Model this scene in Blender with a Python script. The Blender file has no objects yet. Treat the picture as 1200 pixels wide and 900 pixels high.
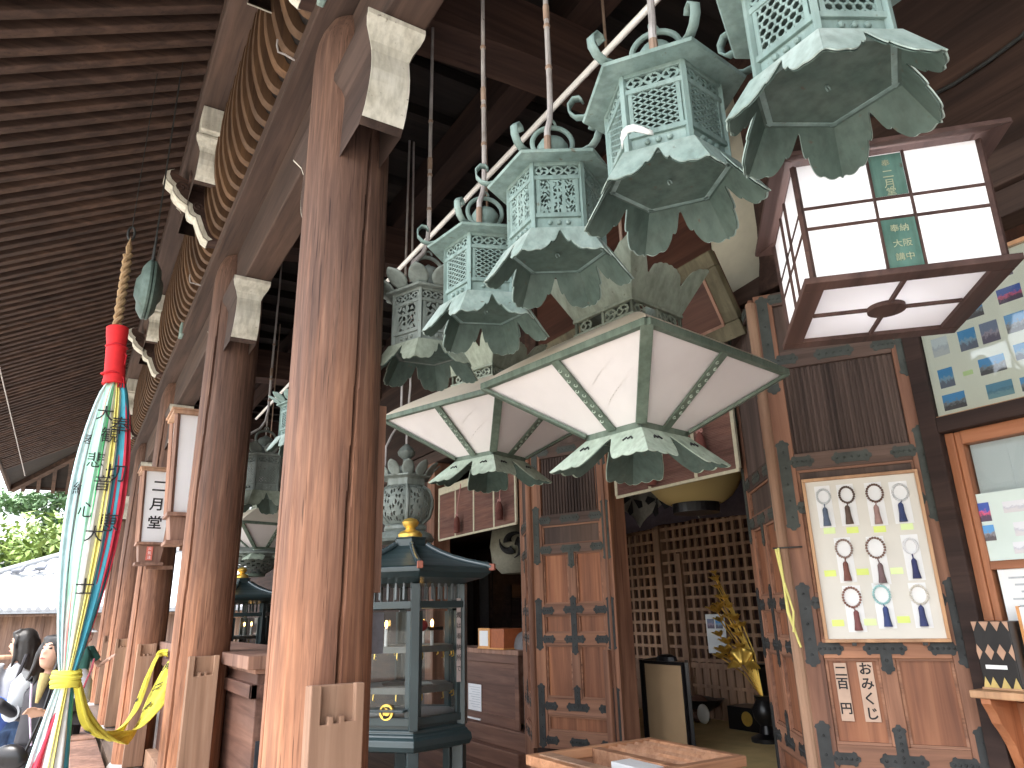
import bpy, bmesh, math, random
from mathutils import Vector, Matrix, Euler
R = math.radians
sc = bpy.context.scene
COL = sc.collection
rnd = random.Random(7)

# ------------------------------------------------------------------ camera, sky, sun, exposure
cam_d = bpy.data.cameras.new("camera"); cam = bpy.data.objects.new("camera", cam_d); COL.objects.link(cam)
cam_d.sensor_width = 36; cam_d.lens = 36*830/1200; cam_d.clip_start = .05; cam_d.clip_end = 2000
YAW, PIT, ROL = R(31.6), R(18.0), R(-1.36)
_f0 = Vector((math.sin(YAW), math.cos(YAW), 0)); _r0 = Vector((math.cos(YAW), -math.sin(YAW), 0)); _z = Vector((0, 0, 1))
_f = _f0*math.cos(PIT)+_z*math.sin(PIT); _u = -_f0*math.sin(PIT)+_z*math.cos(PIT)
_r = _r0*math.cos(ROL)+_u*math.sin(ROL); _u = -_r0*math.sin(ROL)+_u*math.cos(ROL)
cam.matrix_world = Matrix(((_r.x, _u.x, -_f.x, 0), (_r.y, _u.y, -_f.y, 0), (_r.z, _u.z, -_f.z, 1.62), (0, 0, 0, 1)))
sc.camera = cam
w = bpy.data.worlds.new("World"); sc.world = w; w.use_nodes = True
nt = w.node_tree; nt.nodes.clear()
SUN_EL, SUN_AZ = R(68), R(250)          # azimuth clockwise from +Y
sky = nt.nodes.new('ShaderNodeTexSky'); sky.sky_type = 'NISHITA'; sky.sun_disc = False
sky.sun_elevation = SUN_EL; sky.sun_rotation = SUN_AZ; sky.dust_density = 4; sky.air_density = 1.2
hs = nt.nodes.new('ShaderNodeHueSaturation'); hs.inputs['Saturation'].default_value = .38
bg = nt.nodes.new('ShaderNodeBackground'); bg.inputs['Strength'].default_value = .13
wo = nt.nodes.new('ShaderNodeOutputWorld')
nt.links.new(sky.outputs[0], hs.inputs['Color']); nt.links.new(hs.outputs[0], bg.inputs[0]); nt.links.new(bg.outputs[0], wo.inputs[0])
sl = bpy.data.lights.new("sun", 'SUN'); sl.energy = 1.0; sl.angle = R(16); sl.color = (1, .95, .87)
so = bpy.data.objects.new("sun", sl); COL.objects.link(so)
sd = Vector((math.sin(SUN_AZ)*math.cos(SUN_EL), math.cos(SUN_AZ)*math.cos(SUN_EL), math.sin(SUN_EL)))
so.rotation_euler = (-sd).to_track_quat('-Z', 'Y').to_euler(); so.location = (-20, -10, 30)
sc.view_settings.view_transform = 'Standard'; sc.view_settings.look = 'None'
sc.view_settings.gamma = 1; sc.view_settings.use_curve_mapping = False
sc.view_settings.exposure = 2.95
sc.render.engine = 'CYCLES'
sc.cycles.use_denoising = True
sc.cycles.max_bounces = 10; sc.cycles.diffuse_bounces = 6; sc.cycles.glossy_bounces = 3
sc.cycles.transmission_bounces = 6; sc.cycles.transparent_max_bounces = 12
sc.cycles.sample_clamp_indirect = 6; sc.cycles.caustics_reflective = False; sc.cycles.caustics_refractive = False

# ------------------------------------------------------------------ materials
def newmat(n):
    m = bpy.data.materials.new(n); m.use_nodes = True
    return m, m.node_tree, m.node_tree.nodes['Principled BSDF']
def ramp(nt, fac, stops):
    r = nt.nodes.new('ShaderNodeValToRGB')
    el = r.color_ramp.elements
    while len(el) < len(stops): el.new(.5)
    for e, (p, c) in zip(el, stops): e.position = p; e.color = (*c, 1)
    nt.links.new(fac, r.inputs[0]); return r.outputs[0]
def noise(nt, vec, scale, detail=4, rough=.55, dist=0):
    n = nt.nodes.new('ShaderNodeTexNoise'); n.inputs['Scale'].default_value = scale; n.inputs['Detail'].default_value = detail
    n.inputs['Roughness'].default_value = rough; n.inputs['Distortion'].default_value = dist
    nt.links.new(vec, n.inputs['Vector']); return n.outputs['Fac']
def mixc(nt, a, b, fac, mode='MIX'):
    m = nt.nodes.new('ShaderNodeMix'); m.data_type = 'RGBA'; m.blend_type = mode
    for s, v in ((m.inputs[6], a), (m.inputs[7], b)):
        if isinstance(v, tuple): s.default_value = (*v, 1)
        else: nt.links.new(v, s)
    if isinstance(fac, float): m.inputs[0].default_value = fac
    else: nt.links.new(fac, m.inputs[0])
    return m.outputs[2]
def objvec(nt, scale=(1, 1, 1)):
    tc = nt.nodes.new('ShaderNodeTexCoord'); oi = nt.nodes.new('ShaderNodeObjectInfo')
    mp = nt.nodes.new('ShaderNodeMapping'); mp.inputs['Scale'].default_value = scale
    mu = nt.nodes.new('ShaderNodeMath'); mu.operation = 'MULTIPLY'; mu.inputs[1].default_value = 37
    nt.links.new(oi.outputs['Random'], mu.inputs[0])
    nt.links.new(tc.outputs['Object'], mp.inputs['Vector']); nt.links.new(mu.outputs[0], mp.inputs['Location'])
    return mp.outputs[0]
def bump(nt, b, h, strength, dist=.01):
    bn = nt.nodes.new('ShaderNodeBump'); bn.inputs['Strength'].default_value = strength; bn.inputs['Distance'].default_value = dist
    nt.links.new(h, bn.inputs['Height']); nt.links.new(bn.outputs[0], b.inputs['Normal'])
def wood(name, dark, mid, light, axis='Z', rough=.75, cracks=.5, fine=1.0, blot=1.0):
    m, nt, b = newmat(name)
    s = {'X': (.7, 13, 13), 'Y': (13, .7, 13), 'Z': (13, 13, .7)}[axis]
    v = objvec(nt, tuple(q*fine for q in s))
    g = noise(nt, v, 1.0, 6, .62, .6)
    c = ramp(nt, g, [(.28, dark), (.5, mid), (.72, light)])
    v2 = objvec(nt, tuple(q*fine for q in {'X': (.25, 1.5, 1.5), 'Y': (1.5, .25, 1.5), 'Z': (1.5, 1.5, .25)}[axis]))
    bl = noise(nt, v2, 1.3, 4, .6, .4)
    c2 = ramp(nt, bl, [(.3, (.55, .5, .5)), (.5, (.95, .93, .92)), (.72, (1.35, 1.25, 1.12))])
    c = mixc(nt, c, c2, float(blot), 'MULTIPLY')
    v3 = objvec(nt, tuple(q*fine for q in {'X': (1.2, 42, 42), 'Y': (42, 1.2, 42), 'Z': (42, 42, 1.2)}[axis]))
    cr = noise(nt, v3, 1.0, 3, .5, .3)
    k = ramp(nt, cr, [(.30, (0.3, 0.28, 0.28)), (.40, (1, 1, 1))])
    c = mixc(nt, c, k, cracks, 'MULTIPLY')
    nt.links.new(c, b.inputs['Base Color'])
    rr = nt.nodes.new('ShaderNodeMapRange'); rr.inputs[3].default_value = rough-.12; rr.inputs[4].default_value = rough+.15
    nt.links.new(bl, rr.inputs[0]); nt.links.new(rr.outputs[0], b.inputs['Roughness'])
    bump(nt, b, g, .35, .006); b.inputs['Specular IOR Level'].default_value = .35
    return m
def plain(name, c, rough=.6, var=.25, scale=6, metal=0, bmp=.1, spec=.4):
    m, nt, b = newmat(name)
    n = noise(nt, objvec(nt), scale, 5, .6, .2)
    lo = tuple(x*(1-var) for x in c); hi = tuple(min(1, x*(1+var)) for x in c)
    nt.links.new(ramp(nt, n, [(.3, lo), (.7, hi)]), b.inputs['Base Color'])
    b.inputs['Roughness'].default_value = rough; b.inputs['Metallic'].default_value = metal
    b.inputs['Specular IOR Level'].default_value = spec
    if bmp: bump(nt, b, n, bmp, .005)
    return m
def patina(name, a, b_, c_, rough=.62):
    m, nt, b = newmat(name)
    v = objvec(nt)
    n = noise(nt, v, 5, 6, .65, .5)
    c = ramp(nt, n, [(.25, a), (.5, b_), (.75, c_)])
    st = noise(nt, objvec(nt, (30, 30, 4)), 1, 4, .6)
    c = mixc(nt, c, ramp(nt, st, [(.35, (.6, .6, .58)), (.6, (1.08, 1.08, 1.08))]), .6, 'MULTIPLY')
    sp = noise(nt, v, 38, 3, .5)
    c = mixc(nt, c, (.10, .07, .045), ramp(nt, sp, [(.68, (0, 0, 0)), (.76, (.7, .7, .7))]), 'MIX')
    nt.links.new(c, b.inputs['Base Color']); b.inputs['Roughness'].default_value = rough
    b.inputs['Metallic'].default_value = .1; b.inputs['Specular IOR Level'].default_value = .4
    bump(nt, b, n, .25, .004)
    return m
M = {}
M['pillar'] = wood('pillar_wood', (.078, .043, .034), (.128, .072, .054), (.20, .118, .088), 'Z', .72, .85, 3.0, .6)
def lighten_low(m, h0, h1, k, col):                      # lower timber lightened: wear plus painted daylight, edge broken by the grain
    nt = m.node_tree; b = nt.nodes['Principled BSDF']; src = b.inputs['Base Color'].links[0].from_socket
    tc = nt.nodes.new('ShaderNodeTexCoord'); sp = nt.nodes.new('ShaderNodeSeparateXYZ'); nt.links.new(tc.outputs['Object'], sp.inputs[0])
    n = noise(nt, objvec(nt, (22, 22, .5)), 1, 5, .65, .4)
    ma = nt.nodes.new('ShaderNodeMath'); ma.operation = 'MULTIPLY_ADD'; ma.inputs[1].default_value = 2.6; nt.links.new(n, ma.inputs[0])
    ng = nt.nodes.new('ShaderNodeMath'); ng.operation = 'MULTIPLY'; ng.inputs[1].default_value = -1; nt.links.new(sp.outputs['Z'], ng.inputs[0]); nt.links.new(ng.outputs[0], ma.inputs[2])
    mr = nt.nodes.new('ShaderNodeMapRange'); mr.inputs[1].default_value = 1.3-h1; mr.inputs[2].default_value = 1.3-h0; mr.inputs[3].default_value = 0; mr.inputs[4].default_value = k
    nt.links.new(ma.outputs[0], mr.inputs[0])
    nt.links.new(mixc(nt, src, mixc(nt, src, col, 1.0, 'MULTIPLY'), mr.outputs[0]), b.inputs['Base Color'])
lighten_low(M['pillar'], .2, 3.1, 1.0, (3.1, 2.5, 1.8))
M['guard'] = wood('guard_wood', (.28, .165, .105), (.38, .235, .155), (.48, .315, .215), 'Z', .8, .3)
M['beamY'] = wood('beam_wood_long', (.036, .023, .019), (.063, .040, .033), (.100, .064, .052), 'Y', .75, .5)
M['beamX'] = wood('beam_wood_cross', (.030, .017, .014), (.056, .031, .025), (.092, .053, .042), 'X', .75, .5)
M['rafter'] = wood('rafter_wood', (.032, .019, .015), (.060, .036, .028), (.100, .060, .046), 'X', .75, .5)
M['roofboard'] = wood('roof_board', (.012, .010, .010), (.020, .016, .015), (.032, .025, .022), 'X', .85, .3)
M['rib'] = wood('rib_wood', (.055, .029, .017), (.095, .052, .028), (.15, .085, .046), 'Z', .7, .3)
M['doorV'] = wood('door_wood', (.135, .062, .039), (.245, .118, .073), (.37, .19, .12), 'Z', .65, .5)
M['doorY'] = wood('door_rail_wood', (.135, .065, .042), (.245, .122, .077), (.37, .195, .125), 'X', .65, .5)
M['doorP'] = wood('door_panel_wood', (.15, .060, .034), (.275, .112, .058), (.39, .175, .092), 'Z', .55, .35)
M['upperY'] = wood('upper_rail_wood', (.06, .04, .034), (.105, .070, .058), (.165, .112, .094), 'X', .8, .4)  # greyer upper rails: dust and the dimmer light up there, both painted in
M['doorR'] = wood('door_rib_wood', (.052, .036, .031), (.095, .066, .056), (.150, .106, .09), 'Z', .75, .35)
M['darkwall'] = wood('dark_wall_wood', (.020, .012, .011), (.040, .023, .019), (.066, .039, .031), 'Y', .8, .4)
M['orange'] = wood('window_wood', (.28, .10, .045), (.40, .16, .075), (.52, .23, .12), 'Z', .5, .2)
M['orangeY'] = wood('window_wood_long', (.26, .10, .045), (.38, .15, .07), (.48, .21, .11), 'Y', .5, .2)
M['pale'] = wood('pale_wood', (.36, .20, .11), (.50, .29, .16), (.62, .39, .23), 'Z', .55, .2)
M['box'] = wood('offering_wood', (.26, .12, .065), (.40, .21, .12), (.52, .30, .19), 'X', .6, .35)
M['counter'] = wood('counter_wood', (.09, .045, .034), (.15, .078, .057), (.23, .13, .095), 'Y', .55, .4)
M['lampwood'] = wood('lamp_wood', (.16, .088, .065), (.26, .15, .11), (.36, .22, .17), 'Z', .7, .35)
M['plaqueframe'] = patina('plaque_gilt', (.07, .058, .032), (.125, .108, .065), (.18, .155, .095), .6)
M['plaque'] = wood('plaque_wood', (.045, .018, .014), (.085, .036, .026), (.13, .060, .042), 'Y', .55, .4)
M['iron'] = plain('dark_iron', (.036, .038, .038), .6, .35, 14, .3)
M['ironbrown'] = plain('verdigris_fitting', (.055, .062, .055), .65, .35, 14, .2)
M['verd'] = patina('verdigris', (.135, .205, .195), (.205, .29, .275), (.30, .39, .37))
M['verdgrey'] = patina('grey_bronze', (.13, .155, .145), (.185, .215, .20), (.25, .28, .26))
M['crown'] = patina('crown_patina', (.20, .24, .19), (.29, .33, .265), (.37, .41, .34))
M['skirt'] = patina('lit_skirt_patina', (.23, .32, .295), (.34, .43, .40), (.46, .54, .515))  # paler than the body: light on the outer skirt faces painted in
M['verdpale'] = patina('pale_verdigris', (.33, .42, .34), (.45, .54, .45), (.54, .62, .54))
M['verddark'] = patina('dark_verdigris', (.075, .11, .085), (.12, .16, .125), (.17, .21, .17)); M['darkbronze'] = patina('dark_bronze', (.045, .078, .067), (.075, .115, .10), (.11, .15, .132))  # darkest bronze: soot and underside shade of the lanterns, both painted in
M['glim'] = plain('lamp_glass', (.55, .5, .52), .3, .1, 20, 0, 0)
M['whitepaint'] = patina('old_white_paint', (.42, .39, .32), (.62, .60, .53), (.72, .71, .66), .8)
M['plaster'] = plain('plaster', (.56, .54, .45), .9, .22, 1.6, 0, .05)
M['cloth'] = plain('shade_cloth', (.68, .645, .64), .9, .05, 3, 0, .12)
M['cream'] = plain('shade_top_cloth', (.66, .58, .47), .9, .06, 3, 0, .1)
M['rod'] = patina('rod_metal', (.25, .22, .21), (.46, .43, .43), (.58, .56, .56), .55)
M['rustrod'] = patina('rust', (.24, .16, .12), (.34, .24, .185), (.44, .34, .28), .8)
M['conduit'] = plain('white_conduit', (.93, .93, .93), .3, .02, 3, 0, 0, .7)
M['tower'] = plain('green_lacquer', (.026, .044, .048), .30, .25, 3, 0, .03, .5); M['ridge'] = plain('glossy_lacquer', (.05, .075, .085), .14, .15, 3, 0, 0, .8)
M['knob'] = plain('red_cap', (.30, .095, .06), .5, .1)
M['gold'] = plain('gold_leaf', (.90, .60, .14), .36, .12, 12, .75, .05)
M['black'] = plain('black_lacquer', (.012, .011, .012), .3, .3, 5, 0, .02)
M['ink'] = plain('black_ink', (.018, .018, .02), .8, .2)
M['tan'] = plain('tan_paper', (.40, .27, .155), .8, .06, 4)
M['mat'] = plain('straw_mat', (.60, .44, .20), .8, .15, 5)
M['white'] = plain('white_paper', (.80, .80, .80), .7, .03, 4, 0, 0)
M['offwhite'] = plain('board_paper', (.66, .63, .57), .6, .04, 3, 0, 0)
M['misu'] = wood('bamboo_blind', (.15, .075, .062), (.21, .11, .09), (.26, .15, .125), 'Y', .8, .5, 3)
M['tape'] = plain('cream_tape', (.52, .48, .36), .9, .12, 30)
M['tassel'] = plain('tassel_red', (.16, .055, .045), .9, .4, 9)
M['pinkcord'] = plain('pink_cord', (.48, .25, .23), .8, .1)
M['ropeM'] = plain('hemp_rope', (.30, .20, .11), .9, .3, 40)
M['red'] = plain('red_cloth', (.66, .02, .025), .8, .15, 8)
M['floor'] = plain('floor_stone', (.44, .425, .42), .8, .12, 2)
M['floorwood'] = wood('floor_wood', (.12, .085, .065), (.18, .13, .10), (.25, .185, .15), 'Y', .6, .3)
M['stone'] = plain('base_stone', (.5, .48, .46), .85, .12, 3)
M['ground'] = plain('ground', (.34, .32, .27), .9, .2, .3)
M['tile'] = None
M['skin'] = plain('skin', (.55, .33, .24), .55, .05)
M['hair'] = plain('black_hair', (.02, .017, .016), .45, .3, 30)
M['greytee'] = plain('grey_shirt', (.34, .35, .38), .9, .1)
M['jean'] = plain('blue_jeans', (.07, .13, .26), .9, .2, 20)
M['bluebag'] = plain('blue_bag', (.06, .13, .45), .7, .1)
M['blackcloth'] = plain('black_cloth', (.035, .034, .04), .85, .2)
M['greycloth'] = plain('light_grey_cloth', (.42, .44, .47), .85, .1)
M['greencloth'] = plain('green_cloth', (.05, .16, .13), .85, .1)
M['pinkcloth'] = plain('pink_cloth', (.6, .33, .35), .85, .1)
M['bark'] = plain('bark', (.09, .065, .045), .9, .3)
def leafmat(n, c):
    m, nt, b = newmat(n)
    oi = noise(nt, objvec(nt), .9, 3)
    nt.links.new(ramp(nt, oi, [(.3, tuple(x*.6 for x in c)), (.7, tuple(x*1.35 for x in c))]), b.inputs['Base Color'])
    b.inputs['Roughness'].default_value = .6
    try: b.inputs['Subsurface Weight'].default_value = 0
    except Exception: pass
    return m
M['leafA'] = leafmat('pine_leaf', (.12, .21, .095)); M['leafB'] = leafmat('bright_leaf', (.17, .25, .06))
def glassmat(n, tint=(1, 1, 1)):
    m, nt, b = newmat(n)
    nt.nodes.remove(b); out = nt.nodes['Material Output']
    t = nt.nodes.new('ShaderNodeBsdfTransparent'); t.inputs[0].default_value = (*tint, 1)
    g = nt.nodes.new('ShaderNodeBsdfGlossy'); g.inputs['Roughness'].default_value = .03
    f = nt.nodes.new('ShaderNodeFresnel'); f.inputs[0].default_value = 1.5
    mx = nt.nodes.new('ShaderNodeMixShader')
    nt.links.new(f.outputs[0], mx.inputs[0]); nt.links.new(t.outputs[0], mx.inputs[1]); nt.links.new(g.outputs[0], mx.inputs[2])
    nt.links.new(mx.outputs[0], out.inputs[0]); return m
M['glass'] = glassmat('window_glass', (.93, .96, .95))
def papermat(n, c, tr=.35, emis=0.0):
    m, nt, b = newmat(n)
    out = nt.nodes['Material Output']
    b.inputs['Base Color'].default_value = (*c, 1); b.inputs['Roughness'].default_value = .8
    t = nt.nodes.new('ShaderNodeBsdfTranslucent'); t.inputs[0].default_value = (*c, 1)
    mx = nt.nodes.new('ShaderNodeMixShader'); mx.inputs[0].default_value = tr
    nt.links.new(b.outputs[0], mx.inputs[1]); nt.links.new(t.outputs[0], mx.inputs[2]); nt.links.new(mx.outputs[0], out.inputs[0])
    return m
M['paper'] = papermat('lantern_paper', (.88, .88, .9)); M['yellowpaper'] = papermat('oiled_paper', (.55, .42, .18), .3)
def emit(n, c, s):
    m, nt, b = newmat(n); b.inputs['Base Color'].default_value = (*c, 1)
    b.inputs['Emission Color'].default_value = (*c, 1); b.inputs['Emission Strength'].default_value = s; return m
M['flame'] = emit('flame', (1, .55, .15), 3.0)
def clothcol(n, c): M[n] = plain(n, c, .85, .12, 12, 0, .1); return M[n]
for n, c in (('cl_white', (.62, .62, .59)), ('cl_mint', (.36, .64, .50)), ('cl_blue', (.07, .36, .48)), ('cl_green', (.10, .48, .2)),
             ('cl_yellow', (.72, .66, .22)), ('cl_cyan', (.52, .70, .72)), ('cl_crimson', (.55, .04, .07)), ('cl_purple', (.10, .07, .13)),
             ('cl_brightyellow', (.78, .70, .10)), ('cl_pink', (.62, .20, .20))): clothcol(n, c)
def photomat(n, sky_c, mid_c, low_c, seed):
    # a small print: a blurry landscape in three bands broken up by noise
    m, nt, b = newmat(n)
    tc = nt.nodes.new('ShaderNodeTexCoord'); mp = nt.nodes.new('ShaderNodeMapping'); mp.inputs['Location'].default_value = (seed, seed*1.7, 0)
    nt.links.new(tc.outputs['Generated'], mp.inputs[0])
    n1 = noise(nt, mp.outputs[0], 5, 5, .6); sep = nt.nodes.new('ShaderNodeSeparateXYZ'); nt.links.new(tc.outputs['Generated'], sep.inputs[0])
    ad = nt.nodes.new('ShaderNodeMath'); ad.operation = 'MULTIPLY_ADD'; ad.inputs[1].default_value = .9
    sb = nt.nodes.new('ShaderNodeMath'); sb.operation = 'SUBTRACT'; sb.inputs[1].default_value = .45
    nt.links.new(n1, ad.inputs[0]); nt.links.new(sep.outputs['Z'], ad.inputs[2]); nt.links.new(ad.outputs[0], sb.inputs[0])
    nt.links.new(ramp(nt, sb.outputs[0], [(.25, low_c), (.45, mid_c), (.6, sky_c)]), b.inputs['Base Color']); b.inputs['Roughness'].default_value = .4
    return m

# ------------------------------------------------------------------ mesh helpers
class MB:
    def __init__(s): s.v = []; s.f = []; s.mi = []; s.cur = 0
    def add(s, vs, fs):
        o = len(s.v); s.v += [tuple(p) for p in vs]; s.f += [tuple(i+o for i in f) for f in fs]; s.mi += [s.cur]*len(fs)
    def box(s, x0, x1, y0, y1, z0, z1, mat=None):
        vs = [Vector((x, y, z)) for z in (z0, z1) for y in (y0, y1) for x in (x0, x1)]
        if mat is not None: vs = [mat @ p for p in vs]
        s.add(vs, [(0, 2, 3, 1), (4, 5, 7, 6), (0, 1, 5, 4), (2, 6, 7, 3), (0, 4, 6, 2), (1, 3, 7, 5)])
    def bar(s, p, q, wd, ht, up=(0, 0, 1)):
        p, q = Vector(p), Vector(q); d = (q-p).normalized(); u = Vector(up)
        sd = d.cross(u)
        if sd.length < 1e-4: sd = d.cross(Vector((1, 0, 0)))
        sd.normalize(); u = sd.cross(d)
        vs = [a+sd*(i*wd/2)+u*(j*ht/2) for a in (p, q) for j in (-1, 1) for i in (-1, 1)]
        s.add(vs, [(0, 2, 3, 1), (4, 5, 7, 6), (0, 1, 5, 4), (2, 6, 7, 3), (0, 4, 6, 2), (1, 3, 7, 5)])
    def tube(s, pts, r, n=8, caps=True, flat=1.0):
        pts = [Vector(p) for p in pts]; rs = r if isinstance(r, (list, tuple)) else [r]*len(pts)
        t0 = (pts[1]-pts[0]).normalized(); u = t0.orthogonal().normalized()
        vs = []
        for i, p in enumerate(pts):
            t = (pts[min(i+1, len(pts)-1)]-pts[max(i-1, 0)]).normalized()
            u = (u-t*u.dot(t)); u = u.normalized() if u.length > 1e-6 else t.orthogonal().normalized()
            b = t.cross(u)
            for k in range(n):
                a = 2*math.pi*k/n; vs.append(p+u*(rs[i]*math.cos(a))+b*(rs[i]*flat*math.sin(a)))
        fs = [(i*n+k, i*n+(k+1) % n, (i+1)*n+(k+1) % n, (i+1)*n+k) for i in range(len(pts)-1) for k in range(n)]
        if caps: fs += [tuple(reversed(range(n))), tuple((len(pts)-1)*n+k for k in range(n))]
        s.add(vs, fs)
    def lathe(s, prof, n=24, c=(0, 0, 0), a0=0, caps=True, sx=1, sy=1):
        vs = [(c[0]+sx*r*math.cos(a0+2*math.pi*k/n), c[1]+sy*r*math.sin(a0+2*math.pi*k/n), c[2]+z) for r, z in prof for k in range(n)]
        fs = [(i*n+k, i*n+(k+1) % n, (i+1)*n+(k+1) % n, (i+1)*n+k) for i in range(len(prof)-1) for k in range(n)]
        if caps: fs += [tuple(reversed(range(n))), tuple((len(prof)-1)*n+k for k in range(n))]
        s.add(vs, fs)
    def prism(s, outline, o, ux, uy, un, t):
        o, ux, uy, un = Vector(o), Vector(ux), Vector(uy), Vector(un); n = len(outline)
        a = [o+ux*x+uy*y for x, y in outline]; b = [p+un*t for p in a]
        s.add(a+b, [tuple(reversed(range(n))), tuple(range(n, 2*n))]+[(i, (i+1) % n, n+(i+1) % n, n+i) for i in range(n)])
    def strip(s, rows):
        n = len(rows[0]); s.add([p for r in rows for p in r], [(i*n+k, i*n+k+1, (i+1)*n+k+1, (i+1)*n+k) for i in range(len(rows)-1) for k in range(n-1)])
    def ball(s, c, r, n=10, m=7, sc_=(1, 1, 1)):
        vs = [(c[0]+r*sc_[0]*math.sin(math.pi*i/m)*math.cos(2*math.pi*k/n), c[1]+r*sc_[1]*math.sin(math.pi*i/m)*math.sin(2*math.pi*k/n), c[2]+r*sc_[2]*math.cos(math.pi*i/m)) for i in range(m+1) for k in range(n)]
        s.add(vs, [(i*n+k, (i+1)*n+k, (i+1)*n+(k+1) % n, i*n+(k+1) % n) for i in range(m) for k in range(n)])
    def build(s, name, mat, parent=None, loc=None, smooth=False, bevel=0, solid=0, world=False, recalc=True):
        me = bpy.data.meshes.new(name); me.from_pydata(s.v, [], s.f)
        mats = mat if isinstance(mat, (list, tuple)) else [mat]
        for q in mats: me.materials.append(q)
        if len(mats) > 1: me.polygons.foreach_set('material_index', s.mi)
        bm = bmesh.new(); bm.from_mesh(me)
        bmesh.ops.remove_doubles(bm, verts=bm.verts, dist=1e-5) if smooth else None
        if recalc: bmesh.ops.recalc_face_normals(bm, faces=bm.faces)
        bm.to_mesh(me); bm.free()
        if smooth: me.polygons.foreach_set('use_smooth', [True]*len(me.polygons))
        me.update()
        o = bpy.data.objects.new(name, me); COL.objects.link(o)
        if smooth: me.set_sharp_from_angle(angle=R(38))
        if bevel:
            b = o.modifiers.new('bevel', 'BEVEL'); b.width = bevel; b.segments = 2; b.limit_method = 'ANGLE'; b.angle_limit = R(40)
        if solid:
            b = o.modifiers.new('solid', 'SOLIDIFY'); b.thickness = solid; b.offset = 0
        if parent is not None:
            o.parent = parent
            if world:                                       # mesh written in world metres: undo the root's own placing
                r = parent
                while r.parent is not None: r = r.parent
                if r is parent: o.location = -r.location
        elif loc is not None: o.location = loc
        return o
def empty(name, loc=(0, 0, 0), rz=0):
    o = bpy.data.objects.new(name, None); o.empty_display_size = .2; COL.objects.link(o); o.location = loc; o.rotation_euler = (0, 0, rz); return o
def tag(o, label=None, cat=None, group=None, kind=None):
    if label: o['label'] = label
    if cat: o['category'] = cat
    if group: o['group'] = group
    if kind: o['kind'] = kind
    return o
def copy_tree(o, parent=None):
    c = o.copy(); COL.objects.link(c)
    if parent is not None: c.parent = parent
    for ch in list(o.children): copy_tree(ch, c)
    return c
def rotz(a): return Matrix.Rotation(a, 4, 'Z')
def text_mesh(body, size, mat, extrude=.0005, name='lettering', parent=None, matrix=None, align='CENTER', bold=0):
    cu = bpy.data.curves.new('txt', 'FONT'); cu.body = body; cu.size = size; cu.align_x = align; cu.align_y = 'CENTER'; cu.extrude = extrude; cu.offset = bold; cu.resolution_u = 3
    to = bpy.data.objects.new('txt', cu); COL.objects.link(to)
    dg = bpy.context.evaluated_depsgraph_get(); dg.update()
    me = bpy.data.meshes.new_from_object(to.evaluated_get(dg)); bpy.data.objects.remove(to); bpy.data.curves.remove(cu)
    me.materials.clear(); me.materials.append(mat)
    o = bpy.data.objects.new(name, me); COL.objects.link(o)
    if matrix is not None: me.transform(matrix)
    if parent is not None: o.parent = parent
    return o
def frame_mat(o, ux, uy):
    ux, uy = Vector(ux).normalized(), Vector(uy).normalized(); n = ux.cross(uy)
    return Matrix(((ux.x, uy.x, n.x, o[0]), (ux.y, uy.y, n.y, o[1]), (ux.z, uy.z, n.z, o[2]), (0, 0, 0, 1)))
def smoothstep(a, b, x):
    t = max(0, min(1, (x-a)/(b-a))); return t*t*(3-2*t)

# ------------------------------------------------------------------ ground and floors
mb = MB(); mb.box(-400, 400, -400, 600, -6.3, -6); tag(mb.build('ground', M['ground']), kind='structure')
mb = MB(); mb.box(-1.75, .70, -16, 19.6, -.25, 0); tag(mb.build('veranda_floor', M['floor']), kind='structure')
mb = MB(); mb.box(.70, 3.82, -16, 19.6, -.25, .12); tag(mb.build('corridor_floor', M['floorwood']), kind='structure')
mb = MB(); mb.box(3.83, 9, -8, 19.6, -.25, .60); tag(mb.build('hall_floor', M['mat']), kind='structure')
mb = MB(); mb.box(-1.9, 3.5, -16, 19.8, -6, -.25); tag(mb.build('veranda_base', M['stone']), kind='structure')

# ------------------------------------------------------------------ the temple hall
PX = .90
PY = [2.96, 5.85, 9.75, 13.5, 17.3]
TEMPLE = tag(empty('temple_hall', (2.5, 6, .12)), 'dark wooden temple hall with deep raftered eaves, round pillars and open panelled doors', 'temple')
def T(mb, name, mat, parent=TEMPLE, **k): return mb.build(name, mat, parent, world=True, **k)
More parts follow.
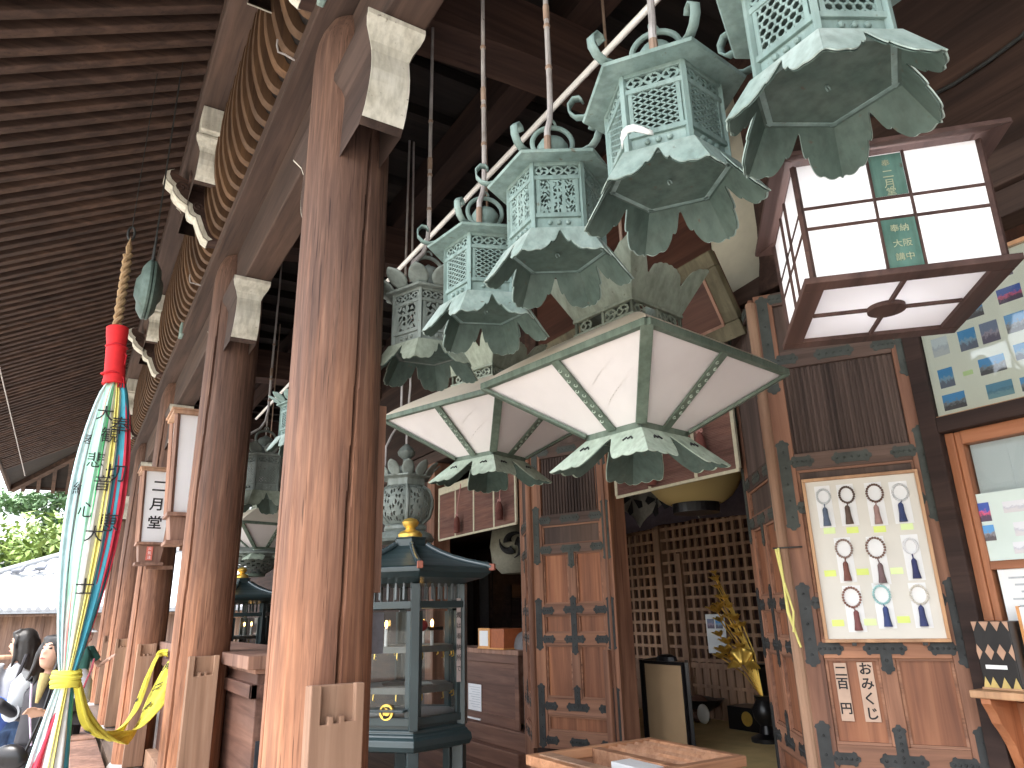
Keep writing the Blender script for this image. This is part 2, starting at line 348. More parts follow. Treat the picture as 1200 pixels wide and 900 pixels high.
# pillars with drying cracks cut into them
def pillar(y, seed):
    r_ = random.Random(seed); n, m = 220, 70
    ca_ = math.degrees(math.atan2(-y, -PX))           # towards the veranda
    cracks = [[(R(ca_+19), .0085, .05, .9, 4.1, .10), (R(ca_-70), .005, .03, .2, 2.4, 0)], [(R(ca_-46), .009, .05, .14, 4.2, .05), (R(ca_+60), .004, .03, 1.4, 3.2, 0)]][0 if seed == 1 else 1]
    cracks += [(R(40), .009, .03, .5, 4, 0)]
    vs = []; H0, H1 = .16, 4.55
    for i in range(m+1):
        z = H0+(H1-H0)*i/m
        rad = .201*(1+.008*math.sin(z*1.3+seed)) - .004*(z/4.5)
        if z > 4.22: rad *= 1-.30*((z-4.22)/.33)**3
        for k in range(n):
            a = 2*math.pi*k/n; rr = rad*(1+.004*math.sin(7*a+seed)+.003*math.sin(13*a+z))
            for (ca, wdt, dp, z0, z1, dr) in cracks:
                c0 = ca+dr*(z-1.5)+.02*math.sin(z*1.7+ca*5)+.012*math.sin(z*5.1+seed)
                da = abs((a-c0+math.pi) % (2*math.pi)-math.pi)*rad
                if z0 < z < z1:
                    ww = wdt*min(1, (z-z0)*2, (z1-z)*2)
                    if da < ww: rr -= dp*(1-da/ww)**.6*min(1, (z-z0)*2, (z1-z)*2)
            vs.append((PX+rr*math.cos(a), y+rr*math.sin(a), z))
    mb = MB(); mb.add(vs, [(i*n+k, i*n+(k+1) % n, (i+1)*n+(k+1) % n, (i+1)*n+k) for i in range(m) for k in range(n)]+[tuple(m*n+k for k in range(n))])
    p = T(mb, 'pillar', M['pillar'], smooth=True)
    # socket board for a removable rail, notched like a comb
    yb = y-.198
    mb = MB(); w_, zt = .098, 1.395
    o = [(-w_, .14), (w_, .14), (w_, zt), (.064, zt), (.064, zt-.125), (.028, zt-.125), (.028, zt-.105), (.008, zt-.105), (.008, zt-.128), (-.012, zt-.128), (-.012, zt-.105), (-.034, zt-.105), (-.034, zt-.13), (-.06, zt-.13), (-.06, zt), (-w_, zt)]
    mb.prism(o, (PX-.01, yb-.045, 0), (1, 0, 0), (0, 0, 1), (0, -1, 0), .034)
    mb.box(PX-.01-w_, PX-.01+w_, yb-.0448, yb, .14, zt-.004)
    g = mb.build('guard_board', M['guard'], p, bevel=.004)
    mb = MB(); mb.lathe([(.26, .0), (.27, .05), (.26, .10), (.215, .16)], 28, (PX, y, .0)); mb.build('base_stone', M['stone'], p, smooth=True)
    return p
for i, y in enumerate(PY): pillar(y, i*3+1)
# long members above the pillars
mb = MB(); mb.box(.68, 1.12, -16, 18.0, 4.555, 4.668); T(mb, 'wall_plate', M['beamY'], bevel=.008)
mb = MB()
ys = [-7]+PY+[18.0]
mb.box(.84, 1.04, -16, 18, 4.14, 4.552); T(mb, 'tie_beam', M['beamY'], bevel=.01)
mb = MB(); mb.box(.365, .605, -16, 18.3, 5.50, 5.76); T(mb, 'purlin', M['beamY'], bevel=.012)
def corbel_outline(L, h, s=1):
    return [(0, 0), (L, 0), (L, -.05*h), (L-.012, -.075*h), (L-.035, -.13*h), (L-.062, -.22*h), (L-.07, -.31*h), (L-.062, -.42*h), (L-.058, -.52*h), (L-.064, -.64*h), (L-.08, -.75*h), (L-.105, -.86*h), (L-.135, -.94*h), (L-.16, -1.0*h), (0, -1.0*h)]
def corbel_w(b, h, wd):                          # half width of the end: a flared block above, the arm below
    q = -b/h
    if q < .10: return wd*.66
    if q < .34: return wd*(.66-.235*math.sin((q-.10)/.24*math.pi/2))
    return wd*(.425+.06*(q-.34))
def corbel_mesh(ol, h, wd, cx, y, zt, sd_):
    mb = MB(); rows = []
    for a, b in ol[1:-1]:
        ww = corbel_w(b, h, wd); rows.append([(cx-ww, y, zt+b), (cx-ww, y+sd_*a, zt+b), (cx+ww, y+sd_*a, zt+b), (cx+ww, y, zt+b)])
    mb.strip(rows); a, b = ol[1]; ww = corbel_w(0, h, wd)
    mb.add([(cx-ww, y, zt), (cx+ww, y, zt), (cx+ww, y+sd_*a, zt), (cx-ww, y+sd_*a, zt)], [(0, 1, 2, 3)])
    e = MB(); rows = []
    for a, b in ol[1:-2]:
        ww = corbel_w(b, h, wd); rows.append([(cx+ww*q, y+sd_*(a+.004), zt+b-.002) for q in (-.985, -.5, 0, .5, .985)])
    e.strip(rows); return mb, e
def corbel(y, x, ztop, L, h, wd, parent, sides=(-1,)):
    for sd_ in sides:
        mb, e = corbel_mesh(corbel_outline(L, h), h, wd, x, y, ztop, sd_)
        c = T(mb, 'corbel', M['beamY'], parent); e.build('painted_end', M['whitepaint'], c, solid=.006)
for y in PY: corbel(y, .90, 4.135, .60, .48, .208, TEMPLE, (-1, 1))
# S-shaped ribs of the cove between wall plate and purlin
RIBP = [(.545, 5.52), (.532, 5.34), (.528, 5.18), (.533, 5.05), (.545, 4.944), (.562, 4.87), (.581, 4.807), (.600, 4.755), (.625, 4.71), (.655, 4.685), (.70, 4.672)]
mb = MB(); mb.strip([[(x+.062, -7, z+.05), (x+.062, 18, z+.05)] for x, z in RIBP]); cove = T(mb, 'eave_cove', M['roofboard'], solid=.02)
mb = MB(); vs = []
prot = None
for k in range(1, 101):
    y = 1.9+k*.168
    if prot is None:
        mb = MB(); rows = []
        for i, (x, z) in enumerate(RIBP):
            a = RIBP[max(i-1, 0)]; b = RIBP[min(i+1, len(RIBP)-1)]; d = Vector((b[0]-a[0], 0, b[1]-a[1])).normalized(); nn = Vector((-d.z, 0, d.x))
            if nn.x > 0: nn = -nn
            q = Vector((x, 0, z)); i_ = q-nn*.065; rows.append([i_+Vector((0, -.030, 0)), i_+Vector((0, .030, 0)), q+Vector((0, .030, 0)), q+Vector((0, -.030, 0)), i_+Vector((0, -.030, 0))])
        mb.strip(rows); prot = mb.build('rib', M['rib'], cove, smooth=True); prot.location = (0, y, 0)
    else:
        c = prot.copy(); COL.objects.link(c); c.location = (0, y, 0)
        if y > 17.7: bpy.data.objects.remove(c)
# roof boarding and rafters
SL = .554
def zr(x): return 5.765+SL*(x-.48)
EX, EY = -1.45, 20.5
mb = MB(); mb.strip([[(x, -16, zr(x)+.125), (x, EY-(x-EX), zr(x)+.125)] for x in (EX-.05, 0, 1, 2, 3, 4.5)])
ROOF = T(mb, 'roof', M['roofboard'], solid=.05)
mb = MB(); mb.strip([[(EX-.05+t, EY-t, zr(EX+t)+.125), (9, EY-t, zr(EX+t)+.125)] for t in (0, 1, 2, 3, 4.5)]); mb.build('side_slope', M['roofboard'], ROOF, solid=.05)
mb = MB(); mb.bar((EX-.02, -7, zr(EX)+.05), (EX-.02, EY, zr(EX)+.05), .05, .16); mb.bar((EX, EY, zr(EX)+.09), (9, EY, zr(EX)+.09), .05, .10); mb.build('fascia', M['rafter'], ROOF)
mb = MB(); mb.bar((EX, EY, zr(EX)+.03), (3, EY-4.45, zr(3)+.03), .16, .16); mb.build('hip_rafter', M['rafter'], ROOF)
mb = MB(); mb.bar((EX, 0, zr(EX)+.05), (3.2, 0, zr(3.2)+.05), .082, .115); pr = None
for k in range(98):
    y = 3.3+k*.172 if k < 85 else 3.3-(k-84)*.172
    if pr is None: pr = o = mb.build('rafter', M['rafter'], ROOF, bevel=.006)
    else: o = pr.copy(); COL.objects.link(o)
    o.location = (0, y, rnd.uniform(-.006, .006))
mb = MB()
for k in range(26):
    x = EX+.25+k*.3; e = min(4.2, x-EX); mb.bar((x, EY-.02, zr(EX)+.02), (x, EY-e, zr(EX+e)+.02), .08, .13)
mb.build('side_rafters', M['rafter'], ROOF)
# beams from pillar to hall, ceiling, hall front above the doors
for y in PY:
    mb = MB()
    rows = []
    for i in range(13):
        t = i/12; x = 1.05+2.6*t; zb = 4.70+.10*math.sin(math.pi*min(1, t*1.0)); rows.append([(x, y-.14, zb), (x, y+.14, zb), (x, y+.14, zb+.40), (x, y-.14, zb+.40), (x, y-.14, zb)])
    mb.strip(rows); T(mb, 'cross_beam', M['beamX'])
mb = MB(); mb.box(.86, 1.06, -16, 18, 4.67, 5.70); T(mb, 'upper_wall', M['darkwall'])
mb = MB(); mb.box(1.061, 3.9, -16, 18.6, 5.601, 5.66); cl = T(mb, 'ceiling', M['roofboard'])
mb = MB(); pc = None
for k in range(34):
    y = 1.0+k*.5
    if pc is None:
        mb.box(1.06, 3.6, -.04, .04, 5.50, 5.596); pc = o = mb.build('ceiling_batten', M['roofboard'], cl)
    else: o = pc.copy(); COL.objects.link(o)
    o.location = (0, y, 0)
mb = MB(); mb.box(2.2, 2.42, -16, 18, 5.2, 5.49); T(mb, 'ceiling_beam', M['darkwall'])
FX = 3.6
mb = MB(); mb.box(FX+.02, FX+.22, -16, 1.80, 3.69, 5.6); mb.box(FX+.02, FX+.22, 1.80, 18, 3.55, 5.6); T(mb, 'hall_upper_wall', M['darkwall'])
mb = MB(); mb.box(FX-.09, FX+.12, -7, 2.58, 3.50, 3.685); T(mb, 'head_rail', M['beamY'], bevel=.01)
mb = MB(); mb.box(FX-.05, FX+.12, -7, 18, 3.36, 3.498); T(mb, 'lintel', M['beamY'], bevel=.008)
mb = MB(); mb.box(FX-.012, FX+.018, 2.5, 3.08, 3.553, 5.2); T(mb, 'plaster_panel', M['plaster'])
ol = [(2.66, 3.50), (2.62, 3.70), (2.60, 3.95), (2.60, 4.3), (2.62, 4.75), (2.66, 5.3), (2.42, 5.3), (2.40, 3.50)]
mb = MB(); mb.prism(ol, (FX-.13, 0, 0), (0, 1, 0), (0, 0, 1), (1, 0, 0), .115); T(mb, 'curved_strut', M['beamX'], bevel=.01)
mb = MB(); mb.prism([(2.6, 3.50), (2.55, 3.64), (2.75, 3.62), (3.1, 3.585), (3.46, 3.56), (3.46, 3.50)], (FX-.11, 0, 0), (0, 1, 0), (0, 0, 1), (1, 0, 0), .09); T(mb, 'curved_sill', M['beamY'], bevel=.006)
mb = MB(); mb.box(FX-.03, FX+.018, 3.081, 5.30, 3.5, 5.5); T(mb, 'upper_board', M['plaque']); mb = MB(); mb.box(FX-.06, FX+.14, 5.31, 5.50, 3.5, 5.6); T(mb, 'upper_post', M['beamX'], bevel=.01)
mb = MB(); mb.box(FX-.07, FX+.14, 1.785, 1.872, .12, 3.36); T(mb, 'door_post', M['darkwall'], bevel=.006)
mb = MB(); mb.box(FX-.05, FX+.16, 4.425, 4.53, .12, 3.36); mb.box(FX-.085, FX-.051, 4.45, 4.51, .5, 1.35); T(mb, 'door_post', M['doorV'], bevel=.006)
mb = MB(); mb.box(FX-.02, FX+.14, 4.531, 5.55, .12, 3.36); T(mb, 'wall_pier', M['darkwall'])
mb = MB(); mb.box(FX-.06, FX+.15, 5.551, 5.68, .12, 3.36); T(mb, 'door_post', M['doorV'], bevel=.006)
mb = MB(); mb.box(FX-.06, FX+.15, 7.55, 7.75, .12, 3.36); T(mb, 'door_post', M['doorV'], bevel=.006)
mb = MB(); mb.box(FX-.02, FX+.14, 7.75, 18, .12, 3.36); T(mb, 'wall_pier', M['darkwall'])
mb = MB(); mb.box(FX-.25, FX-.001, 5.68, 7.55, .12, .36); mb.box(FX-.13, FX-.001, 5.68, 7.55, .362, .49); mb.box(FX-.05, FX+.225, 5.68, 7.55, .492, .64); T(mb, 'sill_step', M['counter'], bevel=.006)
mb = MB(); mb.box(FX-.2, FX-.001, 1.9, 4.42, .12, .45); mb.box(FX-.06, FX+.225, 1.9, 4.42, .452, .635); T(mb, 'door_sill', M['counter'], bevel=.006)
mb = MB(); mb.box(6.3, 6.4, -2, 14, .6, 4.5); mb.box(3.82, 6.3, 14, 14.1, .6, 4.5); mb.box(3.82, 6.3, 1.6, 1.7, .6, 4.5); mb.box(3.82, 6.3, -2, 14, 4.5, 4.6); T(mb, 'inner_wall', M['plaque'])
mb = MB()                                            # wall that closes the hall beside the window bay
mb.box(FX+.02, FX+.12, -16, .2, .12, 3.36); T(mb, 'wall_pier', M['darkwall'])

# panelled door leaves, hinge at local x = 0, outer face towards +y
LW = .745
RAILS = [(.0, .125), (.235, .36), (.74, .83), (.965, 1.05), (1.44, 1.51), (1.67, 1.76), (2.24, 2.34), (2.62, 2.70)]
LZ = .64
def strap(mb, cx, cz, ln, wd, vertical, y):
    h = ln/2; w2 = wd/2
    half = [(-w2, -h+.035), (-w2*1.25, -h+.028), (-w2*1.05, -h+.016), (-w2*.55, -h+.012), (-w2*.3, -h), ]
    ol = half+[(-x, z) for x, z in reversed(half)]+[(-x, -z) for x, z in half]+[(x, -z) for x, z in reversed(half)]
    if vertical: mb.prism([(x+cx, z+cz) for x, z in ol], (0, y, 0), (1, 0, 0), (0, 0, 1), (0, 1, 0), .004)
    else: mb.prism([(z+cx, x+cz) for x, z in ol], (0, y, 0), (1, 0, 0), (0, 0, 1), (0, 1, 0), .0045)
    for q in (-.8, -.4, 0, .4, .8):                 # studs
        p = (cx, y+.004, cz+q*h*.9) if vertical else (cx+q*h*.9, y+.0045, cz)
        mb.ball(p, .007, 6, 4, (1, .6, 1))
def door_leaf(loc, rz, kind='door_leaf'):
    r = empty(kind, loc, rz); r.parent = TEMPLE; r.location = Vector(loc)-TEMPLE.location
    def B(mb, n, m, **k): return mb.build(n, m, r, **k)
    for xa, xb in ((0, .098), (LW-.098, LW)):
        mb = MB(); mb.box(xa, xb, -.025, .025, 0, 2.70); B(mb, 'stile', M['doorV'], bevel=.004)
    for a, b in RAILS:
        mb = MB(); mb.box(.0985, LW-.0985, -.024, .0245, a, b); B(mb, 'rail', M['doorY'] if a < 1.4 else M['upperY'], bevel=.004)
    for a, b in ((.36, .74), (.83, .965), (1.05, 1.44)):
        mb = MB(); mb.box(LW/2-.036, LW/2+.036, -.022, .0235, a+.0005, b-.0005); B(mb, 'muntin', M['doorV'], bevel=.004)
    for a, b in ((.125, .235), (.36, .74), (.83, .965), (1.05, 1.44), (1.51, 1.67), (2.34, 2.62)):
        mb = MB(); mb.box(.09, LW-.09, -.012, .002, a-.008, b+.008); B(mb, 'panel', M['doorP'] if a < 1.5 else M['doorR'])  # brighter below, greyer above: weathering plus light falloff put into the wood
    mb = MB(); mb.box(.09, LW-.09, -.012, -.002, 1.75, 2.25)
    n = 19; x0 = .10; dx = (LW-.2)/n
    for k in range(n): mb.prism([(0, -.002), (dx*.12, .008), (dx*.5, .012), (dx*.62, .008), (dx*.72, -.002)], (x0+k*dx, 0, 1.762), (1, 0, 0), (0, 1, 0), (0, 0, 1), .476)
    B(mb, 'ribbed_panel', M['doorR'])
    # moulding round the panels
    mb = MB()
    for a, b, sp in ((.125, .235, 0), (.36, .74, 1), (.83, .965, 1), (1.05, 1.44, 1), (1.51, 1.67, 0)):
        for (xa, xb) in (((.099, LW-.099),) if not sp else ((.099, LW/2-.037), (LW/2+.037, LW-.099))):
            for (p, q) in (((xa, a), (xb, a)), ((xa, b), (xb, b))): mb.bar((p[0], .009, p[1]+(.006 if a == p[1] else -.006)), (q[0], .009, q[1]+(.006 if a == q[1] else -.006)), .012, .012)
            for x in (xa+.006, xb-.006): mb.bar((x, .009, a+.013), (x, .009, b-.013), .012, .012)
    B(mb, 'panel_moulding', M['doorY'])
    y = .0252
    for sx in (.046, LW-.046):
        d = 1 if sx < .3 else -1
        for z0, z1, stubs, mt in ((.0, .46, (.06, .30), 'iron'), (.70, 1.10, (.785, 1.0), 'iron'), (1.36, 1.84, (1.475, 1.715), 'ironbrown'), (2.1, 2.69, (2.29, 2.66), 'ironbrown')):
            mb = MB(); strap(mb, sx, (z0+z1)/2, z1-z0, .058, True, y)
            for sz in stubs: strap(mb, sx+d*.085, sz, .125, .052, False, y-.0012)
            B(mb, 'metal_strap', M[mt])
    for z, ln, up, mt in ((.06, .17, 0, 'iron'), (.30, .20, 1, 'iron'), (1.475, .19, -1, 'ironbrown'), (1.715, .19, 0, 'ironbrown'), (2.29, .2, 0, 'ironbrown'), (2.66, .2, 0, 'ironbrown')):
        mb = MB(); strap(mb, LW/2, z, ln, .052, False, y-.0012)
        if up: strap(mb, LW/2, z+up*.075, .16, .05, True, y)
        B(mb, 'metal_strap', M[mt])
    mb = MB(); strap(mb, LW/2, .89, .44, .05, True, y)
    for z in (.785, 1.005): strap(mb, LW/2, z, .19, .05, False, y-.0012)
    B(mb, 'metal_strap', M['iron'])
    return r
dl = door_leaf((FX, 1.861, LZ), R(123))
d2 = copy_tree(dl, TEMPLE); d2.location = Vector((FX, 4.404, LZ))-TEMPLE.location; d2.rotation_euler.z = R(113)
# second halves of the folding doors: from the free edge back to the hall front (outer face seen by the folded-back side)
a = math.atan2(3.03-2.475, 3.63-3.205)
d3 = copy_tree(dl, TEMPLE); d3.location = Vector((3.205, 2.50, LZ))-TEMPLE.location; d3.rotation_euler.z = a
a2 = math.atan2(5.72-5.13, 3.60-3.30)
d4 = copy_tree(dl, TEMPLE); d4.location = Vector((3.295, 5.115, LZ))-TEMPLE.location; d4.rotation_euler.z = a2
mb = MB()                                            # folding hinge posts with mortises
mb.tube([(3.17, 2.492, .64), (3.17, 2.492, 3.3)], .028, 12); T(mb, 'hinge_post', M['guard'])
mb = MB(); mb.tube([(3.275, 5.10, .64), (3.275, 5.10, 3.3)], .028, 12); T(mb, 'hinge_post', M['doorV'])

# bracket set above each pillar
BR = empty('bracket_set', (PX, PY[1], 4.68)); BR.parent = TEMPLE; BR.location = Vector((PX, PY[1], 4.68))-TEMPLE.location
def BB(mb, n, m, p=None, **k): return mb.build(n, m, p or BR, **k)
mb = MB(); mb.prism([(-.16, .0), (.16, 0), (.2, .08), (.2, .19), (-.2, .19), (-.2, .08)], (0, -.19, 0), (1, 0, 0), (0, 0, 1), (0, 1, 0), .38); BB(mb, 'bearing_block', M['beamX'], bevel=.006)
nose = [(.12, .02), (-.26, -.03), (-.29, -.035), (-.33, -.01), (-.36, .05), (-.385, .11), (-.405, .16), (-.43, .165), (-.455, .18), (-.47, .215), (-.475, .25), (-.50, .262), (-.54, .285), (-.575, .315), (-.60, .355), (-.605, .395), (-.625, .41), (-.655, .435), (-.675, .475), (-.672, .515), (-.645, .535), (-.60, .52), (-.55, .50), (-.46, .47), (-.40, .43), (.12, .43)]
mb = MB(); mb.prism(nose, (0, -.07, 0), (1, 0, 0), (0, 0, 1), (0, 1, 0), .14); na = BB(mb, 'nose_arm', M['beamX'], bevel=.005)
mb = MB(); nn = nose[2:21]; mb.strip([[(x-.004, q*.066, z-.004) for q in (-1, -.4, .4, 1)] for x, z in nn]); mb.build('painted_end', M['whitepaint'], na, solid=.007)
mb = MB()                                            # painted rim on the cheek of the nose, and the carved scrolls
for s_ in (-1, 1):
    rim = nn[:]; inner = [(x+.03, z+.018) for x, z in rim]
    mb.strip([[(x, s_*.0725, z), (xi, s_*.0725, zi)] for (x, z), (xi, zi) in zip(rim, inner)])
mb.build('painted_rim', M['whitepaint'], na, solid=.002)
mb = MB()
for s_ in (-1, 1):
    for (cx, cz, r0) in ((-.545, .40, .055), (-.40, .255, .04)):
        mb.tube([(cx+r0*(1-t/16)*math.cos(t*.62), s_*.074, cz+r0*(1-t/16)*math.sin(t*.62)) for t in range(14)], .008, 6)
mb.build('scroll', M['darkwall'], na, smooth=True)
mb = MB(); mb.box(-.50, -.28, -.17, .17, .44, .545); BB(mb, 'bearing_block', M['beamX'], bevel=.01)
LOCX = -.40
for s_ in (-1, 1):
    mb, e = corbel_mesh(corbel_outline(.60, .36), .36, .19, LOCX, 0, .60, s_)
    ba = BB(mb, 'bracket_arm', M['beamY']); e.build('painted_end', M['whitepaint'], ba, solid=.007)
mb = MB(); mb.box(LOCX-.10, LOCX+.10, -.66, .66, .61, .815); ub = BB(mb, 'bracket_beam', M['beamY'], bevel=.006)
for s_ in (-1, 1):
    mb = MB(); mb.box(LOCX-.103, LOCX+.102, min(s_*.47, s_*.669), max(s_*.47, s_*.669), .607, .8175); mb.build('painted_end', M['whitepaint'], ub, bevel=.004)
for y in PY:
    if y != PY[1]:
        c = copy_tree(BR, TEMPLE); c.location = Vector((PX, y, 4.68))-TEMPLE.location
# green bronze sleeves on the wall plate
for y in (2.78, 7.9):
    mb = MB(); mb.box(.662, .70, y-.09, y+.09, 4.55, 4.70); T(mb, 'bronze_sleeve', M['verd'], bevel=.008)
# little iron hooks on the wall plate
for y in (3.35, 6.6):
    mb = MB(); mb.tube([(.69, y, 4.60), (.62, y-.02, 4.60), (.585, y-.02, 4.60), (.575, y-.02, 4.64), (.575, y-.02, 4.68)], .006, 6); T(mb, 'iron_hook', M['rod'], smooth=True)
# window bay beside the door
mb = MB(); mb.box(FX-.075, FX+.1, -2, 1.784, 2.412, 2.488); T(mb, 'window_lintel', M['darkwall'], bevel=.005)
WIN = empty('window', (FX, 1.3, 1.24)); WIN.parent = TEMPLE; WIN.location = Vector((FX, 1.3, 1.24))-TEMPLE.location
def WB(mb, n, m, **k):
    o = mb.build(n, m, WIN, **k); o.location = (-FX, -1.3, -1.24); return o
for a in ((FX-.03, FX+.06, 1.742, 1.783), (FX-.02, FX+.06, 1.71, 1.7415), (FX-.03, FX+.06, .2, .27)):
    mb = MB(); mb.box(*a, 1.25, 2.41); WB(mb, 'frame_stile', M['orange'], bevel=.004)
for a in ((FX-.028, FX+.06, .271, 1.7095, 2.345, 2.41), (FX-.025, FX+.05, .271, 1.7095, 1.762, 1.80)):
    mb = MB(); mb.box(*a); WB(mb, 'frame_rail', M['orangeY'], bevel=.004)
mb = MB(); mb.box(FX+.02, FX+.024, .27, 1.71, 1.25, 2.345); WB(mb, 'pane', M['glass'])
mb = MB(); mb.box(FX+.035, FX+.04, .275, 1.708, 1.9, 2.344)
for k in range(6): mb.box(FX+.033, FX+.0345, .45+k*.22, .455+k*.22, 1.9, 2.344)
WB(mb, 'roller_shade', plain('pale_shade', (.88, .90, .95), .7, .02, 3, 0, 0))
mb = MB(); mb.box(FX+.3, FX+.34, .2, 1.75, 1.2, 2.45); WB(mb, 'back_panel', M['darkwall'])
mb = MB()
for k in range(6): mb.box(FX-.01, FX+.05, .28+k*.245, .28+k*.245+.238, .12, 1.21)
T(mb, 'window_apron', M['orange'], bevel=.004)
mb = MB(); mb.box(FX-.235, FX+.02, .1, 1.805, 1.237, 1.268); CT = T(mb, 'counter_shelf', M['pale'], bevel=.006)
ol = [(0, 0), (.0, -.02), (.03, -.06), (.05, -.10), (.085, -.135), (.125, -.19), (.15, -.25), (.165, -.29), (.21, -.30), (.21, 0)]
for y in (1.73, .9):
    mb = MB(); mb.prism(ol, (FX-.222, y, 1.2365), (1, 0, 0), (0, 0, 1), (0, 1, 0), .04); T(mb, 'shelf_bracket', M['orange'], bevel=.003)

# lattice wall and screens inside the hall
mb = MB(); x = 5.62
LY0, LY1 = 3.6, 7.2
k = 0
y = LY0
while y < LY1:
    mb.box(x-.016, x+.016, y, y+.034, 1.10, 2.9); y += .105
z = 1.12
while z < 2.9:
    mb.box(x-.022, x+.01, LY0, LY1, z, z+.032); z += .122
T(mb, 'lattice_screen', M['guard'])
mb = MB()
y = LY0
while y < LY1:
    mb.box(x-.012, x+.012, y, y+.085, .6, 1.08); y += .105
mb.box(x-.03, x+.03, LY0, LY1, 1.06, 1.11); mb.box(x-.03, x+.03, LY0, LY1, .88, .91); T(mb, 'lattice_base', M['guard'])
mb = MB(); mb.box(x-.05, x+.05, 6.02, 6.10, .6, 3.2); mb.box(x-.05, x+.05, 5.72, 5.79, .6, 2.2); T(mb, 'inner_post', M['guard'])

# low counter wall between the pillars of the far bays
OB = tag(empty('counter_barrier', (1.3, 8.2, .12)), 'long brown wooden counter barrier running behind the second pillar', 'counter')
def OBB(mb, n, m, **k): return mb.build(n, m, OB, world=True, **k)
mb = MB(); mb.box(1.10, 1.55, 4.9, 9.5, .30, 1.30); OBB(mb, 'body', M['counter'], bevel=.006)
mb = MB(); mb.box(1.02, 1.62, 4.82, 9.56, 1.33, 1.41); mb.box(1.08, 1.57, 4.88, 9.5, 1.30, 1.33); OBB(mb, 'top_board', M['lampwood'], bevel=.006)
mb = MB(); mb.box(1.06, 1.10, 4.86, 9.5, 1.16, 1.24); mb.box(1.06, 1.60, 4.86, 4.90, 1.16, 1.24); OBB(mb, 'rail', M['counter'], bevel=.004)
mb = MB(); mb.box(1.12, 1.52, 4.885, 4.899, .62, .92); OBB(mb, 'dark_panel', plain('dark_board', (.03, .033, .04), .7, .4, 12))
mb = MB(); mb.box(1.0, 1.6, 4.80, 9.5, .12, .30); OBB(mb, 'plinth', M['guard'], bevel=.006)
mb = MB(); mb.box(.80, 1.09, 6.55, 6.75, 1.20, 1.32); OBB(mb, 'rail_end', M['lampwood'], bevel=.004)
# sill timbers and stones along the pillar line
for i, (y0, y1) in enumerate(((6.3, 8.9), (9.1, 11.5), (11.7, 14))):
    s_ = tag(MB.build((lambda m_: (m_.box(.30, .62, y0, y1, 0.0, .20), m_)[1])(MB()), 'sill_timber', M['lampwood'], bevel=.012), ['low brown sill timber lying nearest the tied cloth strips', 'low brown sill timber beside the third pillar', 'low brown sill timber farthest down the pillar line'][i], 'timber', 'sill timbers along the pillars')

# ------------------------------------------------------------------ bronze lanterns
def clip(p, q, x0, x1, y0, y1):
    t0, t1 = 0.0, 1.0; dx, dy = q[0]-p[0], q[1]-p[1]
    for a, b in ((-dx, p[0]-x0), (dx, x1-p[0]), (-dy, p[1]-y0), (dy, y1-p[1])):
        if abs(a) < 1e-12:
            if b < 0: return None
        else:
            t = b/a
            if a < 0: t0 = max(t0, t)
            else: t1 = min(t1, t)
    if t1-t0 < 1e-3: return None
    return (p[0]+dx*t0, p[1]+dy*t0), (p[0]+dx*t1, p[1]+dy*t1)
class Face:                                        # a flat side: o centre, t sideways, n outward
    def __init__(s, ang, ap, z0): s.n = Vector((math.cos(ang), math.sin(ang), 0)); s.t = Vector((-math.sin(ang), math.cos(ang), 0)); s.ap = ap; s.z0 = z0
    def p(s, u, v, d=0): return s.n*(s.ap+d)+s.t*u+Vector((0, 0, s.z0+v))
    def bar(s, mb, a, b, wd, th=.003, d=0):
        mb.bar(s.p(*a, d), s.p(*b, d), wd, th, s.n)
    def pierced(s, mb, x0, x1, y0, y1, nu, nv, mask, th=.002):
        idx = {}
        du, dv = (x1-x0)/nu, (y1-y0)/nv
        cells = [(i, j) for i in range(nu) for j in range(nv) if mask((i+.5)/nu, (j+.5)/nv)]
        vs, fs = [], []
        def vi(i, j):
            if (i, j) not in idx: idx[(i, j)] = len(vs); vs.append(s.p(x0+i*du, y0+j*dv))
            return idx[(i, j)]
        for i, j in cells: fs.append((vi(i, j), vi(i+1, j), vi(i+1, j+1), vi(i, j+1)))
        mb.add(vs, fs)
def m_roundels(n):
    def f(u, v):
        x = (u*n) % 1-.5; y = (v-.5)*1.0; r = math.hypot(x, y)/.46; th = math.atan2(y, x)
        if .76 < r < 1.04: return True
        if r <= .80: return math.sin(3*th+3*r) > .45 or r < .22
        return abs(v-.5) > .44
    return f
def m_floral(u, v):
    c = (u*3) % 1
    if c < .13 or c > .87 or abs(u-.5) < .02: return True
    a = math.sin(u*37+1.3*math.sin(v*21))*math.sin(v*33+1.7*math.sin(u*25))
    return a > -.05
def m_cloud(u, v):
    if abs(u-.5) < .05 or u < .07 or u > .93 or v < .06 or v > .94 or abs(v-.62) < .03: return True
    a = math.sin(u*17+2*math.sin(v*9))*math.sin(v*19+1.6*math.sin(u*14)); return a > .22 if v > .62 else a > -.1
def m_pierced(u, v):
    a = math.sin(u*40)*math.sin(v*44); b = math.hypot(u-.5, v-.5)
    ring = abs(math.sin(b*26)) < .35
    return not (a > .45 and not ring)
def m_globe(u, v):
    a = math.sin(u*30+2*math.sin(v*11))*math.sin(v*26+2*math.sin(u*13)); return a > -.3 or v < .06 or v > .94 or u < .06 or u > .94
